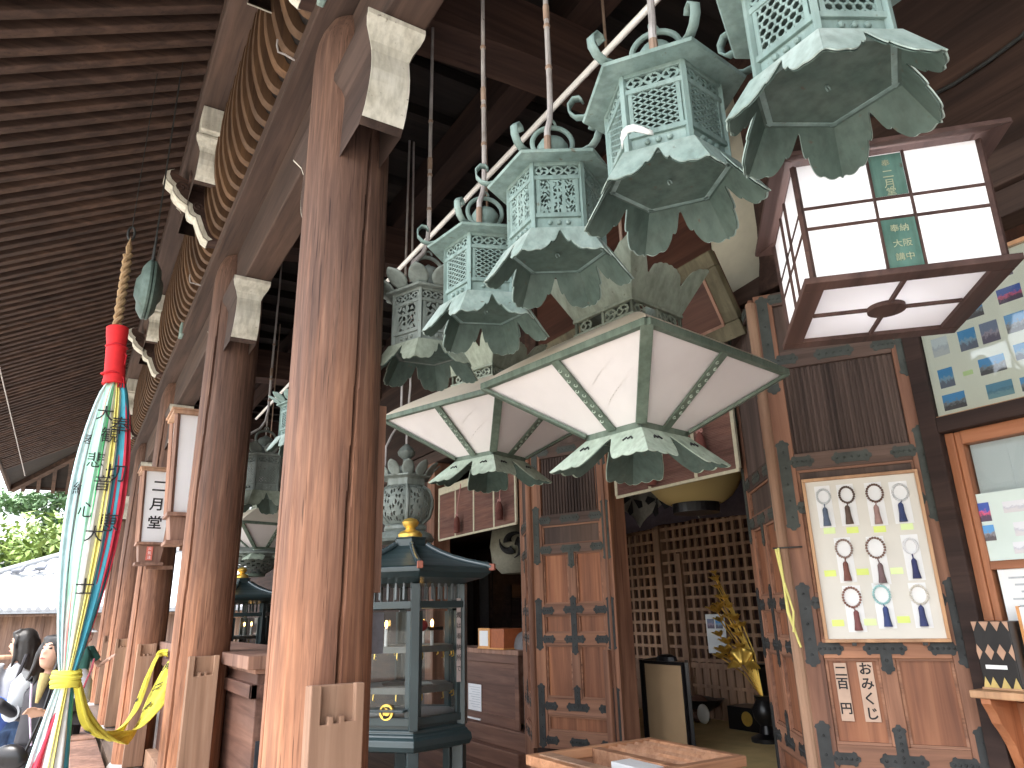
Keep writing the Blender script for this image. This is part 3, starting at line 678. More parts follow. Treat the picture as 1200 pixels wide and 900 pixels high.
def lattice(mb, F, kind, x0, x1, y0, y1):
    wd = .0045
    if kind == 'diamond':
        st = .031; sl = .60
        k = -40
        while k < 40:
            for s_ in (1, -1):
                y = y0+k*st*sl
                c = clip((x0-.2, y-s_*.2*sl), (x1+.2, y+s_*(x1-x0+.2)*sl), x0, x1, y0, y1)
                if c: F.bar(mb, c[0], c[1], wd, .003)
            k += 1
    elif kind == 'honey':
        a = .0125
        dx = a*math.sqrt(3)
        j = 0; y = y0
        while y < y1+a:
            x = x0+(dx/2 if j % 2 else 0)
            while x < x1+dx:
                pts = [(x+a*math.sin(R(60*q)), y+a*math.cos(R(60*q))) for q in range(6)]
                for q in (0, 1, 2):
                    c = clip(pts[q], pts[q+1], x0, x1, y0, y1)
                    if c: F.bar(mb, c[0], c[1], .0055, .003)
                x += dx
            y += a*1.5; j += 1
    else:
        F.pierced(mb, x0, x1, y0, y1, 44, 40, {'floral': m_floral, 'cloud': m_cloud, 'pierced': m_pierced}[kind])
def lobes(t):
    t = abs(t)
    return .12+.46*smoothstep(.0, .20, t)+.34*smoothstep(.16, .60, t)+.07*abs(math.sin(t*9.5+.5))*smoothstep(.2, .4, t)-.07*smoothstep(.25, .27, t)*(1-smoothstep(.27, .31, t))
def lobes_sq(t):
    t = abs(t)
    return .14+.76*smoothstep(.0, .36, t)+.07*abs(math.sin(t*12))*smoothstep(.15, .3, t)
def skirt(mb, n, r0, r1, z0, z1, rot, fn, N=44, Mr=7, lip=.006, pw=1.0):
    for k in range(n):
        a, b = rot+2*math.pi*k/n, rot+2*math.pi*(k+1)/n
        A, Bv = Vector((math.cos(a), math.sin(a), 0)), Vector((math.cos(b), math.sin(b), 0))
        rows = []
        for j in range(Mr+1):
            row = []
            for i in range(N+1):
                t = -1+2*i/N; s_ = j/Mr*fn(t); rr = r0+(r1-r0)*s_**pw
                q = A*(1-(t+1)/2)+Bv*((t+1)/2)
                row.append(q*rr+Vector((0, 0, z0+(z1-z0)*s_)))
            rows.append(row)
        mb.strip(rows)
def petal(mb, base, out, up, w_, h, curl=.3, n=7):
    base, out, up = Vector(base), Vector(out).normalized(), Vector(up).normalized(); sd_ = out.cross(up).normalized()
    rows = []
    for j in range(n+1):
        v = j/n; ww = w_*math.sqrt(max(0.02, 1-(2*(v*.92+.04)-1)**2)) if v > .4 else w_*(.62+.38*smoothstep(0, .4, v))
        if v > .4: ww = w_*math.sqrt(max(.01, 1-((v-.4)/.61)**2))
        row = []
        for i in range(7):
            u = -1+i/3; row.append(base+sd_*(u*ww)+up*(v*h)+out*(curl*h*v*v-.12*w_*u*u))
        rows.append(row)
    mb.strip(rows)
LROD = M['rod']
def hex_lantern(name, loc, rot, label, pattern, style='curl', mat='verd', top=5.5, s=1.0, bend=(-.05, -.04), group='bronze lanterns hanging in a row', knob=False):
    m = M[mat]; r = tag(empty(name, loc), label, 'lantern', group)
    def B(mb, n, mm=m, **k): return mb.build(n, mm, r, **k)
    c6 = [rot+R(60)*k for k in range(6)]
    Rb = .165*s; ap = Rb*math.cos(R(30)); hw = Rb/2
    # body frame
    mb = MB()
    for a in c6: mb.bar((Rb*math.cos(a), Rb*math.sin(a), -.004), (Rb*math.cos(a), Rb*math.sin(a), .262*s), .016, .016, (math.cos(a), math.sin(a), 0))
    for k in range(6):
        F = Face(c6[k]+R(30), ap, 0)
        for z, h in ((.004, .014), (.060, .012), (.204, .012), (.258, .014)): F.bar(mb, (-hw, z*s), (hw, z*s), .016, h*s)
        for u in (-hw+.017, hw-.017): F.bar(mb, (u, .064*s), (u, .202*s), .012, .006)
    B(mb, 'body_frame', bevel=.0015)
    mb = MB()
    for k in range(6):
        F = Face(c6[k]+R(30), ap, 0); mb.strip([[F.p(-hw, .006, -.003), F.p(hw, .006, -.003)], [F.p(-hw, .058*s, -.003), F.p(hw, .058*s, -.003)]])
        for u in (-.03, 0, .03): mb.ball(F.p(u*s, .033*s, 0), .009*s, 8, 5, (1, 1, 1))
    B(mb, 'base_band', smooth=False)
    for k in range(6):
        F = Face(c6[k]+R(30), ap, 0); mb = MB(); lattice(mb, F, pattern, -hw+.02, hw-.02, .064*s, .200*s)
        w_ = B(mb, 'lattice_window', solid=.003 if pattern in ('floral', 'cloud', 'pierced') else 0)
    mb = MB()
    for k in range(6):
        F = Face(c6[k]+R(30), ap, 0); F.pierced(mb, -hw+.008, hw-.008, .211*s, .252*s, 48, 16, m_roundels(3))
    B(mb, 'frieze', solid=.003)
    mb = MB(); mb.lathe([(.001, 0.02), (.036*s, .03), (.04*s, .075*s), (.026*s, .10*s), (.022*s, .13*s), (.001, .135*s)], 16); B(mb, 'lamp_bulb', M['glim'], smooth=True)
    # skirt and bottom plate
    mb = MB(); mb.lathe([(.001, -.003), (.184*s, -.003), (.184*s, .003), (.001, .003)], 6, a0=rot, caps=False); B(mb, 'bottom_plate', M['darkbronze'])
    mb = MB(); skirt(mb, 6, .186*s, .262*s, .004, -.115*s, rot, lobes); B(mb, 'skirt', M['skirt'] if mat == 'verd' else M['crown'], solid=.003)
    mb = MB(); skirt(mb, 6, .181*s, .257*s, .000, -.118*s, rot, lambda t: lobes(t)*.985); B(mb, 'skirt_lining', M['darkbronze'], solid=.002)  # inner sheet carries the darkened colour: soot plus painted shade
    mb = MB(); mb.tube([(.008*math.cos(t), 0, -.014+.008*math.sin(t)) for t in [q*.45 for q in range(11)]], .002, 6); B(mb, 'hook', M['verd'], smooth=True)
    if style == 'curl':
        mb = MB(); mb.lathe([(.14*s, .262*s), (.238*s, .262*s), (.243*s, .270*s), (.236*s, .276*s), (.15*s, .305*s), (.075*s, .345*s), (.068*s, .36*s), (.001, .362*s)], 6, a0=rot, caps=False)
        B(mb, 'roof', solid=0)
        mb = MB()
        for a in c6:
            d = Vector((math.cos(a), math.sin(a), 0)); tg = Vector((-math.sin(a), math.cos(a), 0)); prof = [(.10, .335), (.15, .312), (.20, .292), (.235, .282), (.262, .29), (.280, .312), (.282, .340), (.266, .360), (.246, .357), (.238, .343)]
            mb.strip([[d*(x*s)+tg*(.013*q*s)+Vector((0, 0, z*s)) for q in (-1, 0, 1)] for x, z in prof])
        B(mb, 'corner_curls', solid=.006, smooth=True)
        zt = .362
    else:
        mb = MB(); mb.lathe([(.14*s, .262*s), (.205*s, .262*s), (.21*s, .27*s), (.19*s, .285*s), (.10*s, .30*s), (.06*s, .34*s), (.001, .345*s)], 6, a0=rot, caps=False); B(mb, 'roof')
        mb = MB()
        for k in range(12):
            a = rot+2*math.pi*k/12; d = Vector((math.cos(a), math.sin(a), 0)); petal(mb, d*.175*s+Vector((0, 0, .272*s)), d, d*.75+Vector((0, 0, .7)), .048*s, .095*s, .30)
        B(mb, 'lotus_petals', solid=.006, smooth=True)
        zt = .345
    mb = MB(); mb.lathe([(.052*s, zt*s-.01), (.052*s, zt*s+.012), (.040*s, zt*s+.02), (.056*s, zt*s+.045), (.058*s, zt*s+.065), (.045*s, zt*s+.088), (.018*s, zt*s+.102), (.006, zt*s+.115), (.001, zt*s+.117)], 20); B(mb, 'jewel_cap', smooth=True)
    mb = MB(); mb.tube([(.074*s*math.sin(t)*math.cos(rot+R(62)), .074*s*math.sin(t)*math.sin(rot+R(62)), zt*s+.085-.07*math.cos(t)) for t in [R(38)+R(284)*q/22 for q in range(23)]], .0095*s, 8)
    mb.tube([(.018*math.cos(t), 0, zt*s+.17+.018*math.sin(t)) for t in [q*.35 for q in range(17)]], .005, 6)
    B(mb, 'ring_handle', smooth=True)
    # iron rod up to the ceiling, with joints
    zz = top-loc[2]; bx, by = bend
    pts = [(bx, by, zt*s-.005), (bx, by, zt*s+.06), (bx*.95, by*.95, zt*s+.10), (bx*.35, by*.35, zt*s+.17), (bx*.1, by*.1, zt*s+.24), (0, 0, zt*s+.34), (0, 0, zz*.45), (.006, .004, zz*.7), (0, 0, zz)]
    mb = MB(); mb.tube(pts, [.012, .012, .012, .0115, .011, .011, .010, .008, .0075], 8); rd = B(mb, 'hanging_rod', M['rod'], smooth=True)
    mb = MB()
    for z in (zt*s+.42, zt*s+.62, zt*s+.95): mb.lathe([(.0118, 0), (.0135, .004), (.0135, .012), (.0118, .016)], 10, (0, 0, z))
    mb.lathe([(.0125, 0), (.0125, .07)], 10, (0, 0, zt*s+.66)); mb.tube([(bx*1.0, by*1.0, zt*s-.002), (bx, by, zt*s+.07)], .0128, 8); mb.build('rusty_joint', M['rustrod'], rd)
    return r
def camaz(x, y): return math.atan2(-y, -x)
LX = 1.30
def face_to(x, y, off): return camaz(x, y)+R(30+off)
hex_lantern('hanging_lantern', (LX, .735, 2.735), face_to(LX, .715, 32), 'green bronze lantern with round-holed mesh windows, hanging above the white paper lantern', 'honey', s=.94)
hex_lantern('hanging_lantern', (LX, 1.235, 2.785), face_to(LX, 1.235, -7), 'green bronze lantern with netted windows and a pale ribbon tied to it', 'diamond')
hex_lantern('hanging_lantern', (LX, 1.79, 2.815), face_to(LX, 1.79, 4), 'green bronze lantern with leafy openwork windows between two netted lanterns', 'floral')
hex_lantern('hanging_lantern', (LX, 2.30, 2.80), face_to(LX, 2.30, 8), 'smaller looking green bronze lantern with netted windows next to the grey petalled one', 'diamond')
hex_lantern('hanging_lantern', (LX, 2.87, 2.80), face_to(LX, 2.87, 18), 'grey bronze lantern with a crown of lotus petals, right beside the near pillar', 'cloud', 'lotus', 'verdgrey', bend=(-.09, -.01))
hex_lantern('hanging_lantern', (LX, 5.04, 2.86), face_to(LX, 5.04, 0), 'small blue-green bronze lantern half hidden by the near pillar edge', 'diamond', 'lotus', 'verd', s=.9)
hex_lantern('hanging_lantern', (LX, 6.20, 2.63), face_to(LX, 6.20, 12), 'pale grey bronze lantern with pierced sides, between the two near pillars', 'pierced', 'lotus', 'verdgrey', bend=(-.16, 0), s=1.15)
# ribbon on the netted lantern
mb = MB(); mb.strip([[(x, y, z+.009), (x+.004, y+.002, z-.010+dz)] for x, y, z, dz in ((1.082, 1.183, 2.795, -.012), (1.080, 1.176, 2.812, -.008), (1.090, 1.166, 2.825, 0), (1.104, 1.156, 2.829, 0), (1.120, 1.147, 2.824, 0), (1.136, 1.139, 2.816, .004), (1.150, 1.134, 2.812, .008))])
tag(mb.build('paper_ribbon', M['white'], solid=.003, smooth=True), 'twisted white paper ribbon tied to the front of a netted bronze lantern', 'ribbon')

# large square shade lanterns
def shade_lantern(loc, rot, label, side, top=5.5, s=1.0, mat='verddark'):
    r = tag(empty('shade_lantern', loc, rot), label, 'lantern', 'square cloth shade lanterns')
    def B(mb, n, mm=M[mat], **k): return mb.build(n, mm, r, **k)
    h = side/2; hb = .155*side/.95; zb = -.245*side/.95; zt = .225*side/.95; ht = .165*side/.95
    dirs = [(1, 0), (0, 1), (-1, 0), (0, -1)]
    mb = MB(); mt = MB()
    for d in dirs:
        n = Vector((d[0], d[1], 0)); t = Vector((-d[1], d[0], 0))
        rows = []
        for j in range(49):
            v = j/48; hh = h+(hb-h)*v; row = []
            for i in range(81):
                u = -1+i/40; half = (u+1) % 1; env = math.sin(math.pi*half)**.7*math.sin(math.pi*v)
                q_ = math.sin(19*(u*.55+v*1.05)+2.2*math.sin(u*2.1+.6)+d[1]); wv = ((.017 if d[0] == -1 else .004)*math.copysign(abs(q_)**.7, q_)*(.4+.6*math.sin(u*2.2+.9)**2)-.004)*env
                row.append(n*(hh+wv*.7)+t*(u*hh)+Vector((0, 0, zb*v+wv*.6)))
            rows.append(row)
        mb.strip(rows)
        rows = []
        for j in range(7):
            v = j/6; hh = h+(ht-h)*v; rows.append([n*(hh)+t*(u*hh)+Vector((0, 0, .02+(zt-.02)*(v**.85))) for u in (-1, -.5, 0, .5, 1)])
        mt.strip(rows)
    B(mb, 'cloth_shade', M['cloth'], smooth=True); B(mt, 'top_cloth', M['cream'], smooth=True)
    mb = MB()
    cs = [Vector((a*h, b*h, 0)) for a, b in ((1, 1), (-1, 1), (-1, -1), (1, -1))]
    for i in range(4): mb.bar(cs[i], cs[(i+1) % 4], .030, .030)
    B(mb, 'rim_frame', bevel=.003)
    for a, b in ((1, 1), (-1, 1), (-1, -1), (1, -1)):
        mb = MB(); mb.bar(Vector((a*h, b*h, -.008)), Vector((a*hb, b*hb, zb-.008)), .046, .014, (a, b, -1.2)); B(mb, 'corner_rib', bevel=.002)
    for d in dirs:
        n = Vector((d[0], d[1], 0)); t = Vector((-d[1], d[0], 0)); mb = MB()
        p, q = n*(h+.002)+Vector((0, 0, -.012)), n*(hb+.002)+Vector((0, 0, zb-.010)); nrm = Vector((d[0], d[1], -1.25))
        mb.bar(p, q, .044, .010, nrm); ob = B(mb, 'middle_rib', M['verddark'], bevel=.002)
        mb = MB(); nn = nrm.normalized()
        for k in range(11):                          # scrolled ornament raised on the rib
            c = p.lerp(q, .12+.072*k)+nn*.0065; x = t*(.008 if k % 2 else -.008)
            mb.tube([c+x+(t*math.cos(a)+(q-p).normalized()*math.sin(a))*(.009-.0008*a) for a in [w_*.7 for w_ in range(8)]], .0022, 5)
        mb.build('rib_ornament', M['verdpale'], ob)
    # bottom collar and lobed skirt
    mb = MB()
    for i in range(4):
        d = dirs[i]; n = Vector((d[0], d[1], 0)); t = Vector((-d[1], d[0], 0)); mb.bar(n*(hb-.01)-t*hb+Vector((0, 0, zb-.012)), n*(hb-.01)+t*hb+Vector((0, 0, zb-.012)), .02, .034)
    mb.box(-hb+.015, hb-.015, -hb+.015, hb-.015, zb-.022, zb-.016); B(mb, 'collar', bevel=.002)
    mb = MB(); skirt(mb, 4, (hb+.002)*1.414, (hb+.125)*1.414, zb-.028, zb-.165, R(45), lobes_sq, 64, 8); B(mb, 'skirt', M['verdpale'], solid=.003)
    mb = MB(); skirt(mb, 4, (hb-.003)*1.414, (hb+.119)*1.414, zb-.031, zb-.167, R(45), lambda t: lobes_sq(t)*.985, 64, 8); B(mb, 'skirt_lining', M['darkbronze'], solid=.002)
    mb = MB()                                        # pierced curls on the skirt read as dark wavy slots
    for d in dirs:
        n = Vector((d[0], d[1], 0)); t = Vector((-d[1], d[0], 0))
        for sg in (-1, 1):
            c = n*(hb+.043)+t*(sg*.12)+Vector((0, 0, zb-.072)); mb.tube([c+t*(sg*x)+Vector((0, 0, z))+n*(.0045-z*.9) for x, z in ((-.025, -.006), (-.012, .006), (0, -.003), (.012, .006), (.025, -.006))], .004, 5)
    B(mb, 'skirt_slots', M['ink'])
    # crown
    mb = MB(); nm = MB()
    for d in dirs:
        n = Vector((d[0], d[1], 0)); t = Vector((-d[1], d[0], 0))
        for z in (zt-.004, zt+.066): mb.bar(n*(ht+.004)-t*(ht+.012)+Vector((0, 0, z)), n*(ht+.004)+t*(ht+.012)+Vector((0, 0, z)), .018, .014)
        for u in (-ht, 0, ht): mb.bar(n*(ht)+t*u+Vector((0, 0, zt)), n*(ht)+t*u+Vector((0, 0, zt+.066)), .014, .014, n)
        F = Face(math.atan2(d[1], d[0]), ht-.004, zt)
        F.pierced(nm, -ht+.02, ht-.02, .004, .062, 60, 18, lambda u, v: m_roundels(4)(u, v) if int(u*4) % 3 != 1 else False)
    B(mb, 'crown_base', M['crown'], bevel=.002); B(nm, 'crown_roundels', M['crown'], solid=.003)
    mb = MB()
    def crown(t):
        t = abs(t); bp = lambda d, w_: math.sqrt(max(0, 1-(d/w_)**2))
        return max(.46+.46*bp(1-t, .46), .46+.26*bp(t, .46))+.02*abs(math.sin(t*22))
    skirt(mb, 4, (ht+.006)*1.414, (ht+.12)*1.414, zt+.072, zt+.072+.235, R(45), crown, 80, 8); B(mb, 'crown_leaves', M['crown'], solid=.005)
    mb = MB(); mb.lathe([(.05, zt+.07), (.06, zt+.13), (.035, zt+.2), (.008, zt+.25), (.001, zt+.25)], 14); B(mb, 'finial', M['verdgrey'], smooth=True)
    mb = MB(); mb.tube([(0, 0, zt+.2), (0, 0, top-loc[2])], .008, 8); B(mb, 'hanging_rod', M['rustrod'], smooth=True)
    return r
shade_lantern((2.03, 2.275, 2.60), R(9), 'large square lantern with creased white cloth shade, in front of the right opening', .95)
shade_lantern((2.16, 3.79, 2.80), R(20), 'large square white cloth lantern above the left opening', .95)
shade_lantern((2.02, 9.35, 2.72), R(12), 'far square cloth lantern seen below the pierced grey lantern', .95)

# globe lantern with lotus petals behind the candle shrine
def globe_lantern(loc, label, s=1.0, mat='verdgrey', rot=0.2):
    r = tag(empty('globe_lantern', loc), label, 'lantern')
    def B(mb, n, mm=M[mat], **k): return mb.build(n, mm, r, **k)
    prof = [(.13, -.15), (.185, -.10), (.205, -.03), (.205, .03), (.18, .09), (.135, .12)]
    for k in range(6):
        a, b = rot+R(60)*k+.06, rot+R(60)*(k+1)-.06; idx = {}; mb = MB(); vs = []; fs = []; nu, nv = 40, 36
        def pos(u, v):
            q = v*(len(prof)-1); i = min(int(q), len(prof)-2); f = q-i; rr = prof[i][0]*(1-f)+prof[i+1][0]*f; z = prof[i][1]*(1-f)+prof[i+1][1]*f; an = a+(b-a)*u; return (rr*s*math.cos(an), rr*s*math.sin(an), z*s)
        for i in range(nu):
            for j in range(nv):
                if m_globe((i+.5)/nu, (j+.5)/nv):
                    f = []
                    for (p, q) in ((i, j), (i+1, j), (i+1, j+1), (i, j+1)):
                        if (p, q) not in idx: idx[(p, q)] = len(vs); vs.append(pos(p/nu, q/nv))
                        f.append(idx[(p, q)])
                    fs.append(tuple(f))
        mb.add(vs, fs); B(mb, 'openwork_panel', solid=.003)
    mb = MB()
    for k in range(6):
        a = rot+R(60)*k; mb.tube([((x+.004)*s*math.cos(a), (x+.004)*s*math.sin(a), z*s) for x, z in prof], .011*s, 6)
    B(mb, 'rib', smooth=True)
    mb = MB(); mb.lathe([(x*s, z*s) for x, z in ((.001, -.20), (.15, -.20), (.165, -.185), (.165, -.165), (.14, -.15), (.12, -.15))], 6, a0=rot); mb.lathe([(x*s, z*s) for x, z in ((.14, .12), (.15, .125), (.15, .17), (.16, .175), (.20, .185), (.20, .195), (.06, .23), (.04, .25), (.001, .25))], 6, a0=rot); B(mb, 'top_and_base')
    mb = MB(); mb.lathe([(x*s, z*s) for x, z in ((.09, -.29), (.20, -.275), (.215, -.255), (.19, -.215), (.15, -.20))], 24); B(mb, 'foot_dish', smooth=True)
    mb = MB()
    for k in range(12):
        a = rot+2*math.pi*k/12; d = Vector((math.cos(a), math.sin(a), 0)); petal(mb, d*.17*s+Vector((0, 0, .185*s)), d, d*.4+Vector((0, 0, .9)), .046*s, .11*s, .35)
    B(mb, 'lotus_petals', solid=.006, smooth=True)
    mb = MB(); mb.lathe([(x*s, z*s) for x, z in ((.06, .24), (.06, .27), (.025, .29), (.025, .33), (.06, .36), (.066, .385), (.045, .415), (.012, .445), (.001, .45))], 18); B(mb, 'jewel_cap', smooth=True)
    mb = MB(); mb.tube([(.0, 0, .40*s), (0, .0, .6*s), (.02, 0, .9*s), (0, 0, 5.5-loc[2])], .009, 8); mb.tube([(-.17*s, -.02, .22*s), (-.17*s, -.02, .40*s), (-.12*s, 0, .50*s), (-.05, 0, .62*s), (-.04, 0, 5.5-loc[2])], .009, 8); B(mb, 'hanging_rod', M['rod'], smooth=True)
    return r
globe_lantern((2.02, 4.80, 2.395), 'round grey bronze lantern with petal crown hanging behind the near candle shrine')
def mesh_hat(loc, label):
    r = tag(empty('hanging_lantern', loc), label, 'lantern')
    mb = MB(); F = None
    vs, fs, idx = [], [], {}
    nu, nv = 96, 26
    for i in range(nu):
        for j in range(nv):
            if math.sin(i*1.0)*math.sin(j*1.1) > .3: continue
            f = []
            for (p, q) in ((i, j), (i+1, j), (i+1, j+1), (i, j+1)):
                k = (p % nu, q)
                if k not in idx:
                    v = q/nv; rr = .13+.33*v; a = 2*math.pi*p/nu; idx[k] = len(vs); vs.append((rr*math.cos(a), rr*math.sin(a), -.02-.0*v+.22*(1-v)**1.6 if False else .22*v))
                f.append(idx[k])
            fs.append(tuple(f))
    mb.add(vs, fs); mb.build('mesh_shade', M['verdgrey'], r, solid=.004)
    mb = MB(); mb.lathe([(.46, .22), (.48, .225), (.48, .24), (.2, .33), (.05, .36), (.001, .36)], 32); mb.build('top_plate', M['verdgrey'], r, smooth=True)
    mb = MB(); mb.lathe([(.001, -.03), (.13, -.03), (.14, 0.0), (.13, .01)], 24); mb.build('bottom_plate', M['verddark'], r, smooth=True)
    mb = MB(); mb.tube([(0, 0, .3), (0, 0, 5.5-loc[2])], .009, 8); mb.build('hanging_rod', M['rod'], r)
mesh_hat((2.0, 9.55, 2.17), 'wide bronze mesh bowl lantern hanging above the far candle shrine')

# white paper lantern in a brown frame
def paper_lantern():
    r = tag(empty('paper_lantern', (1.945, 1.055, 2.45), R(45)), 'square white paper lantern in a brown frame with green tags, top right', 'lantern')
    br = wood('lantern_frame', (.045, .025, .022), (.078, .044, .038), (.115, .068, .06), 'X', .7, .3)
    def B(mb, n, mm=br, **k): return mb.build(n, mm, r, **k)
    h = .232; H = .365; ht = .238
    mb = MB()
    for d in ((1, 0), (0, 1), (-1, 0), (0, -1)):
        n = Vector((d[0], d[1], 0)); t = Vector((-d[1], d[0], 0))
        mb.strip([[n*h+t*(u*h)+Vector((0, 0, .012)), n*ht+t*(u*ht)+Vector((0, 0, H))] for u in (-1, 1)])
    B(mb, 'paper', M['paper'])
    mb = MB(); mb.box(-h+.02, h-.02, -h+.02, h-.02, .004, .006); B(mb, 'bottom_paper', M['paper'])
    mb = MB()
    for a, b in ((1, 1), (-1, 1), (-1, -1), (1, -1)): mb.bar((a*h, b*h, .0), (a*ht, b*ht, H), .013, .013, (a, b, 0))
    for d in ((1, 0), (0, 1), (-1, 0), (0, -1)):
        n = Vector((d[0], d[1], 0)); t = Vector((-d[1], d[0], 0))
        for z in (.165, .228): mb.bar(n*(h+.003)-t*h+Vector((0, 0, z)), n*(h+.003)+t*h+Vector((0, 0, z)), .006, .009)
        for u in (-.046, .046): mb.bar(n*(h+.004)+t*u+Vector((0, 0, 0)), n*(ht+.004)+t*u+Vector((0, 0, H)), .006, .008, n)
    B(mb, 'bars')
    mb = MB()
    for d in ((1, 0), (0, 1), (-1, 0), (0, -1)):
        n = Vector((d[0], d[1], 0)); t = Vector((-d[1], d[0], 0)); e = (h+.028) if d[0] else (h-.0285); mb.bar(n*h-t*e, n*h+t*e, .056, .018)
    mb.bar((-h+.03, 0, 0), (h-.03, 0, 0), .010, .014); mb.bar((0, -h+.03, 0), (0, h-.03, 0), .010, .012); mb.lathe([(.001, -.010), (.052, -.010), (.052, .006), (.001, .006)], 28, caps=False)
    B(mb, 'bottom_frame', bevel=.002)
    mb = MB()
    for d in ((1, 0), (0, 1), (-1, 0), (0, -1)):
        n = Vector((d[0], d[1], 0)); t = Vector((-d[1], d[0], 0))
        mb.prism([(-.297, 0), (.297, 0), (.235, 1), (-.235, 1)], n*.300+Vector((0, 0, H+.0)), t, (n*-.064+Vector((0, 0, .02))), (0, 0, 1), .014)
    B(mb, 'eave_frame', bevel=.002)
    mb = MB(); mb.lathe([(.36, H+.03), (.20, H+.10), (.07, H+.13), (.001, H+.13)], 4, a0=R(45), caps=False); B(mb, 'roof')
    gr = patina('green_tag', (.05, .13, .115), (.09, .20, .17), (.15, .27, .23))
    gold_ink = plain('tag_ink', (.42, .47, .33), .7, .2, 20, 0, 0)
    for d in ((-1, 0), (0, -1)):
        n = Vector((d[0], d[1], 0)); t = Vector((-d[1], d[0], 0))
        mb = MB()
        for z0, z1 in ((.014, .160), (.234, .362)): mb = MB(); mb.bar(n*(h+.004)+Vector((0, 0, z0)), n*(h+.006)+Vector((0, 0, z1)), .084, .003, n); g = B(mb, 'green_tag', gr)
        if d == (0, -1) or True:
            for z, txt, sz in ((.333, '奉', .022), (.298, '二', .03), (.268, '月', .03), (.243, '堂', .026), (.13, '奉納', .024), (.085, '大阪', .024), (.045, '講中', .024)):
                text_mesh(txt, sz, gold_ink, .0004, 'lettering', g, frame_mat(n*(h+.0085)+Vector((0, 0, z)), t, (0, 0, 1)))
    ld = bpy.data.lights.new('lamp', 'POINT'); ld.energy = .75; ld.shadow_soft_size = .06; ld.color = (1, .98, .97); lo = bpy.data.objects.new('lamp', ld); COL.objects.link(lo); lo.parent = r; lo.location = (0, 0, .20)  # small light added inside to whiten the paper faces
    mb = MB(); mb.tube([(0, 0, H+.1), (0, 0, 3.05)], .012, 8); B(mb, 'hanging_rod', M['rustrod'])
    return r
paper_lantern()
# conduit that runs along above the lanterns
mb = MB(); mb.tube([(1.75, .4, 4.03), (1.75, 3.0, 4.03), (1.75, 9, 4.03)], .016, 10); tag(mb.build('conduit_pipe', M['conduit'], smooth=True), 'straight white conduit pipe running behind the lantern rods', 'pipe')
mb = MB(); mb.tube([(FX-.006, y, z) for y, z in ((2.38, 4.80), (2.24, 4.66), (2.08, 4.50), (1.93, 4.39), (1.80, 4.31), (1.69, 4.255), (1.53, 4.215), (1.37, 4.20), (1.2, 4.21), (1.04, 4.235), (.8, 4.35))], .011, 8); tag(mb.build('electric_cable', M['iron'], smooth=True), 'dark sagging cable on the wall above the paper lantern', 'cable')

# ------------------------------------------------------------------ hall front: tablet, blinds, boards
def thing(name, label, cat, loc=(0, 0, 0), rz=0, group=None): return tag(empty(name, loc, rz), label, cat, group)
# hanging votive tablet, leaning out at the top
r = thing('votive_tablet', 'large brown votive tablet in a gilt patterned frame, leaning above the right opening', 'tablet', (3.36, 3.92, 3.24))
r.rotation_euler = (0, R(-26), 0)
mb = MB(); mb.box(-.02, .02, -1.24, 1.24, .0, .54); mb.build('board', M['plaque'], r)
for a in ((-.05, .0, -1.25, 1.25, -.01, .095), (-.05, .0, -1.25, 1.25, .45, .55), (-.049, .0, -1.25, -1.13, .0955, .4495), (-.049, .0, 1.13, 1.25, .0955, .4495)):
    mb = MB(); mb.box(*a); mb.build('gilt_frame', M['plaqueframe'], r, bevel=.006)
mb = MB(); mb.box(-.058, -.0515, -1.14, 1.14, .085, .103); mb.box(-.058, -.0515, -1.145, -1.125, .1035, .44); mb.box(-.058, -.0515, 1.125, 1.145, .1035, .44); mb.build('inner_lip', M['lampwood'], r)
# rolled bamboo blinds with tapes and tassels
def blind(y0, y1, z0, z1, label, tapes, tassels):
    r = thing('bamboo_blind', label, 'blind', (3.52, (y0+y1)/2, z0), 0, 'bamboo blinds over the openings')
    W = (y1-y0)/2
    mb = MB(); n = int((z1-z0)/.011)
    for k in range(n): mb.tube([(0, -W, .012+k*.011), (0, W, .012+k*.011)], .0058, 6)
    mb.build('slats', M['misu'], r, smooth=True)
    mb = MB(); mb.box(-.009, .009, -W-.005, W+.005, -.008, .012); mb.box(-.012, .012, -W-.008, W+.008, z1-z0, z1-z0+.08)
    for u in (-W, W): mb.box(-.009, .009, u-.014, u+.014, .013, z1-z0)
    mb.build('cloth_border', M['tape'], r)
    for u in tapes:
        mb = MB(); mb.box(-.0095, -.0065, u-.014, u+.014, .013, z1-z0); mb.build('tape', M['tape'], r)
    for u, zt, ln in tassels:
        mb = MB(); mb.lathe([(.006, ln*.0), (.033, -ln*.02+.0), (.036, ln*.25), (.034, ln*.6), (.026, ln*.85), (.012, ln), (.004, ln+.01)], 14, (-.06, u, zt)); ts = mb.build('tassel', M['tassel'], r, smooth=True)
        mb = MB(); mb.tube([(-.06, u, zt+ln), (-.05, u, zt+ln+.12), (-.012, u, z1-z0+.05)], .006, 6)
        for sg in (-1, 1): mb.tube([(-.062, u+sg*(.004+.022*math.sin(q)), zt+ln+.012+.012*math.sin(2*q)) for q in [w_*.45 for w_ in range(8)]], .005, 5)
        mb.build('cord_bow', M['pinkcord'], ts, smooth=True)
    return r
blind(5.70, 7.36, 2.425, 2.93, 'bamboo blind with cream tapes over the left opening beside the candle shrine', (-.42, .0, .42), ((-.62, .06, .17), (.28, .03, .17)))
blind(3.02, 4.22, 2.45, 2.95, 'bamboo blind with cream tapes over the right opening above the paper globe', (-.24, .22), ((-.36, .10, .19), (.14, .02, .17)))

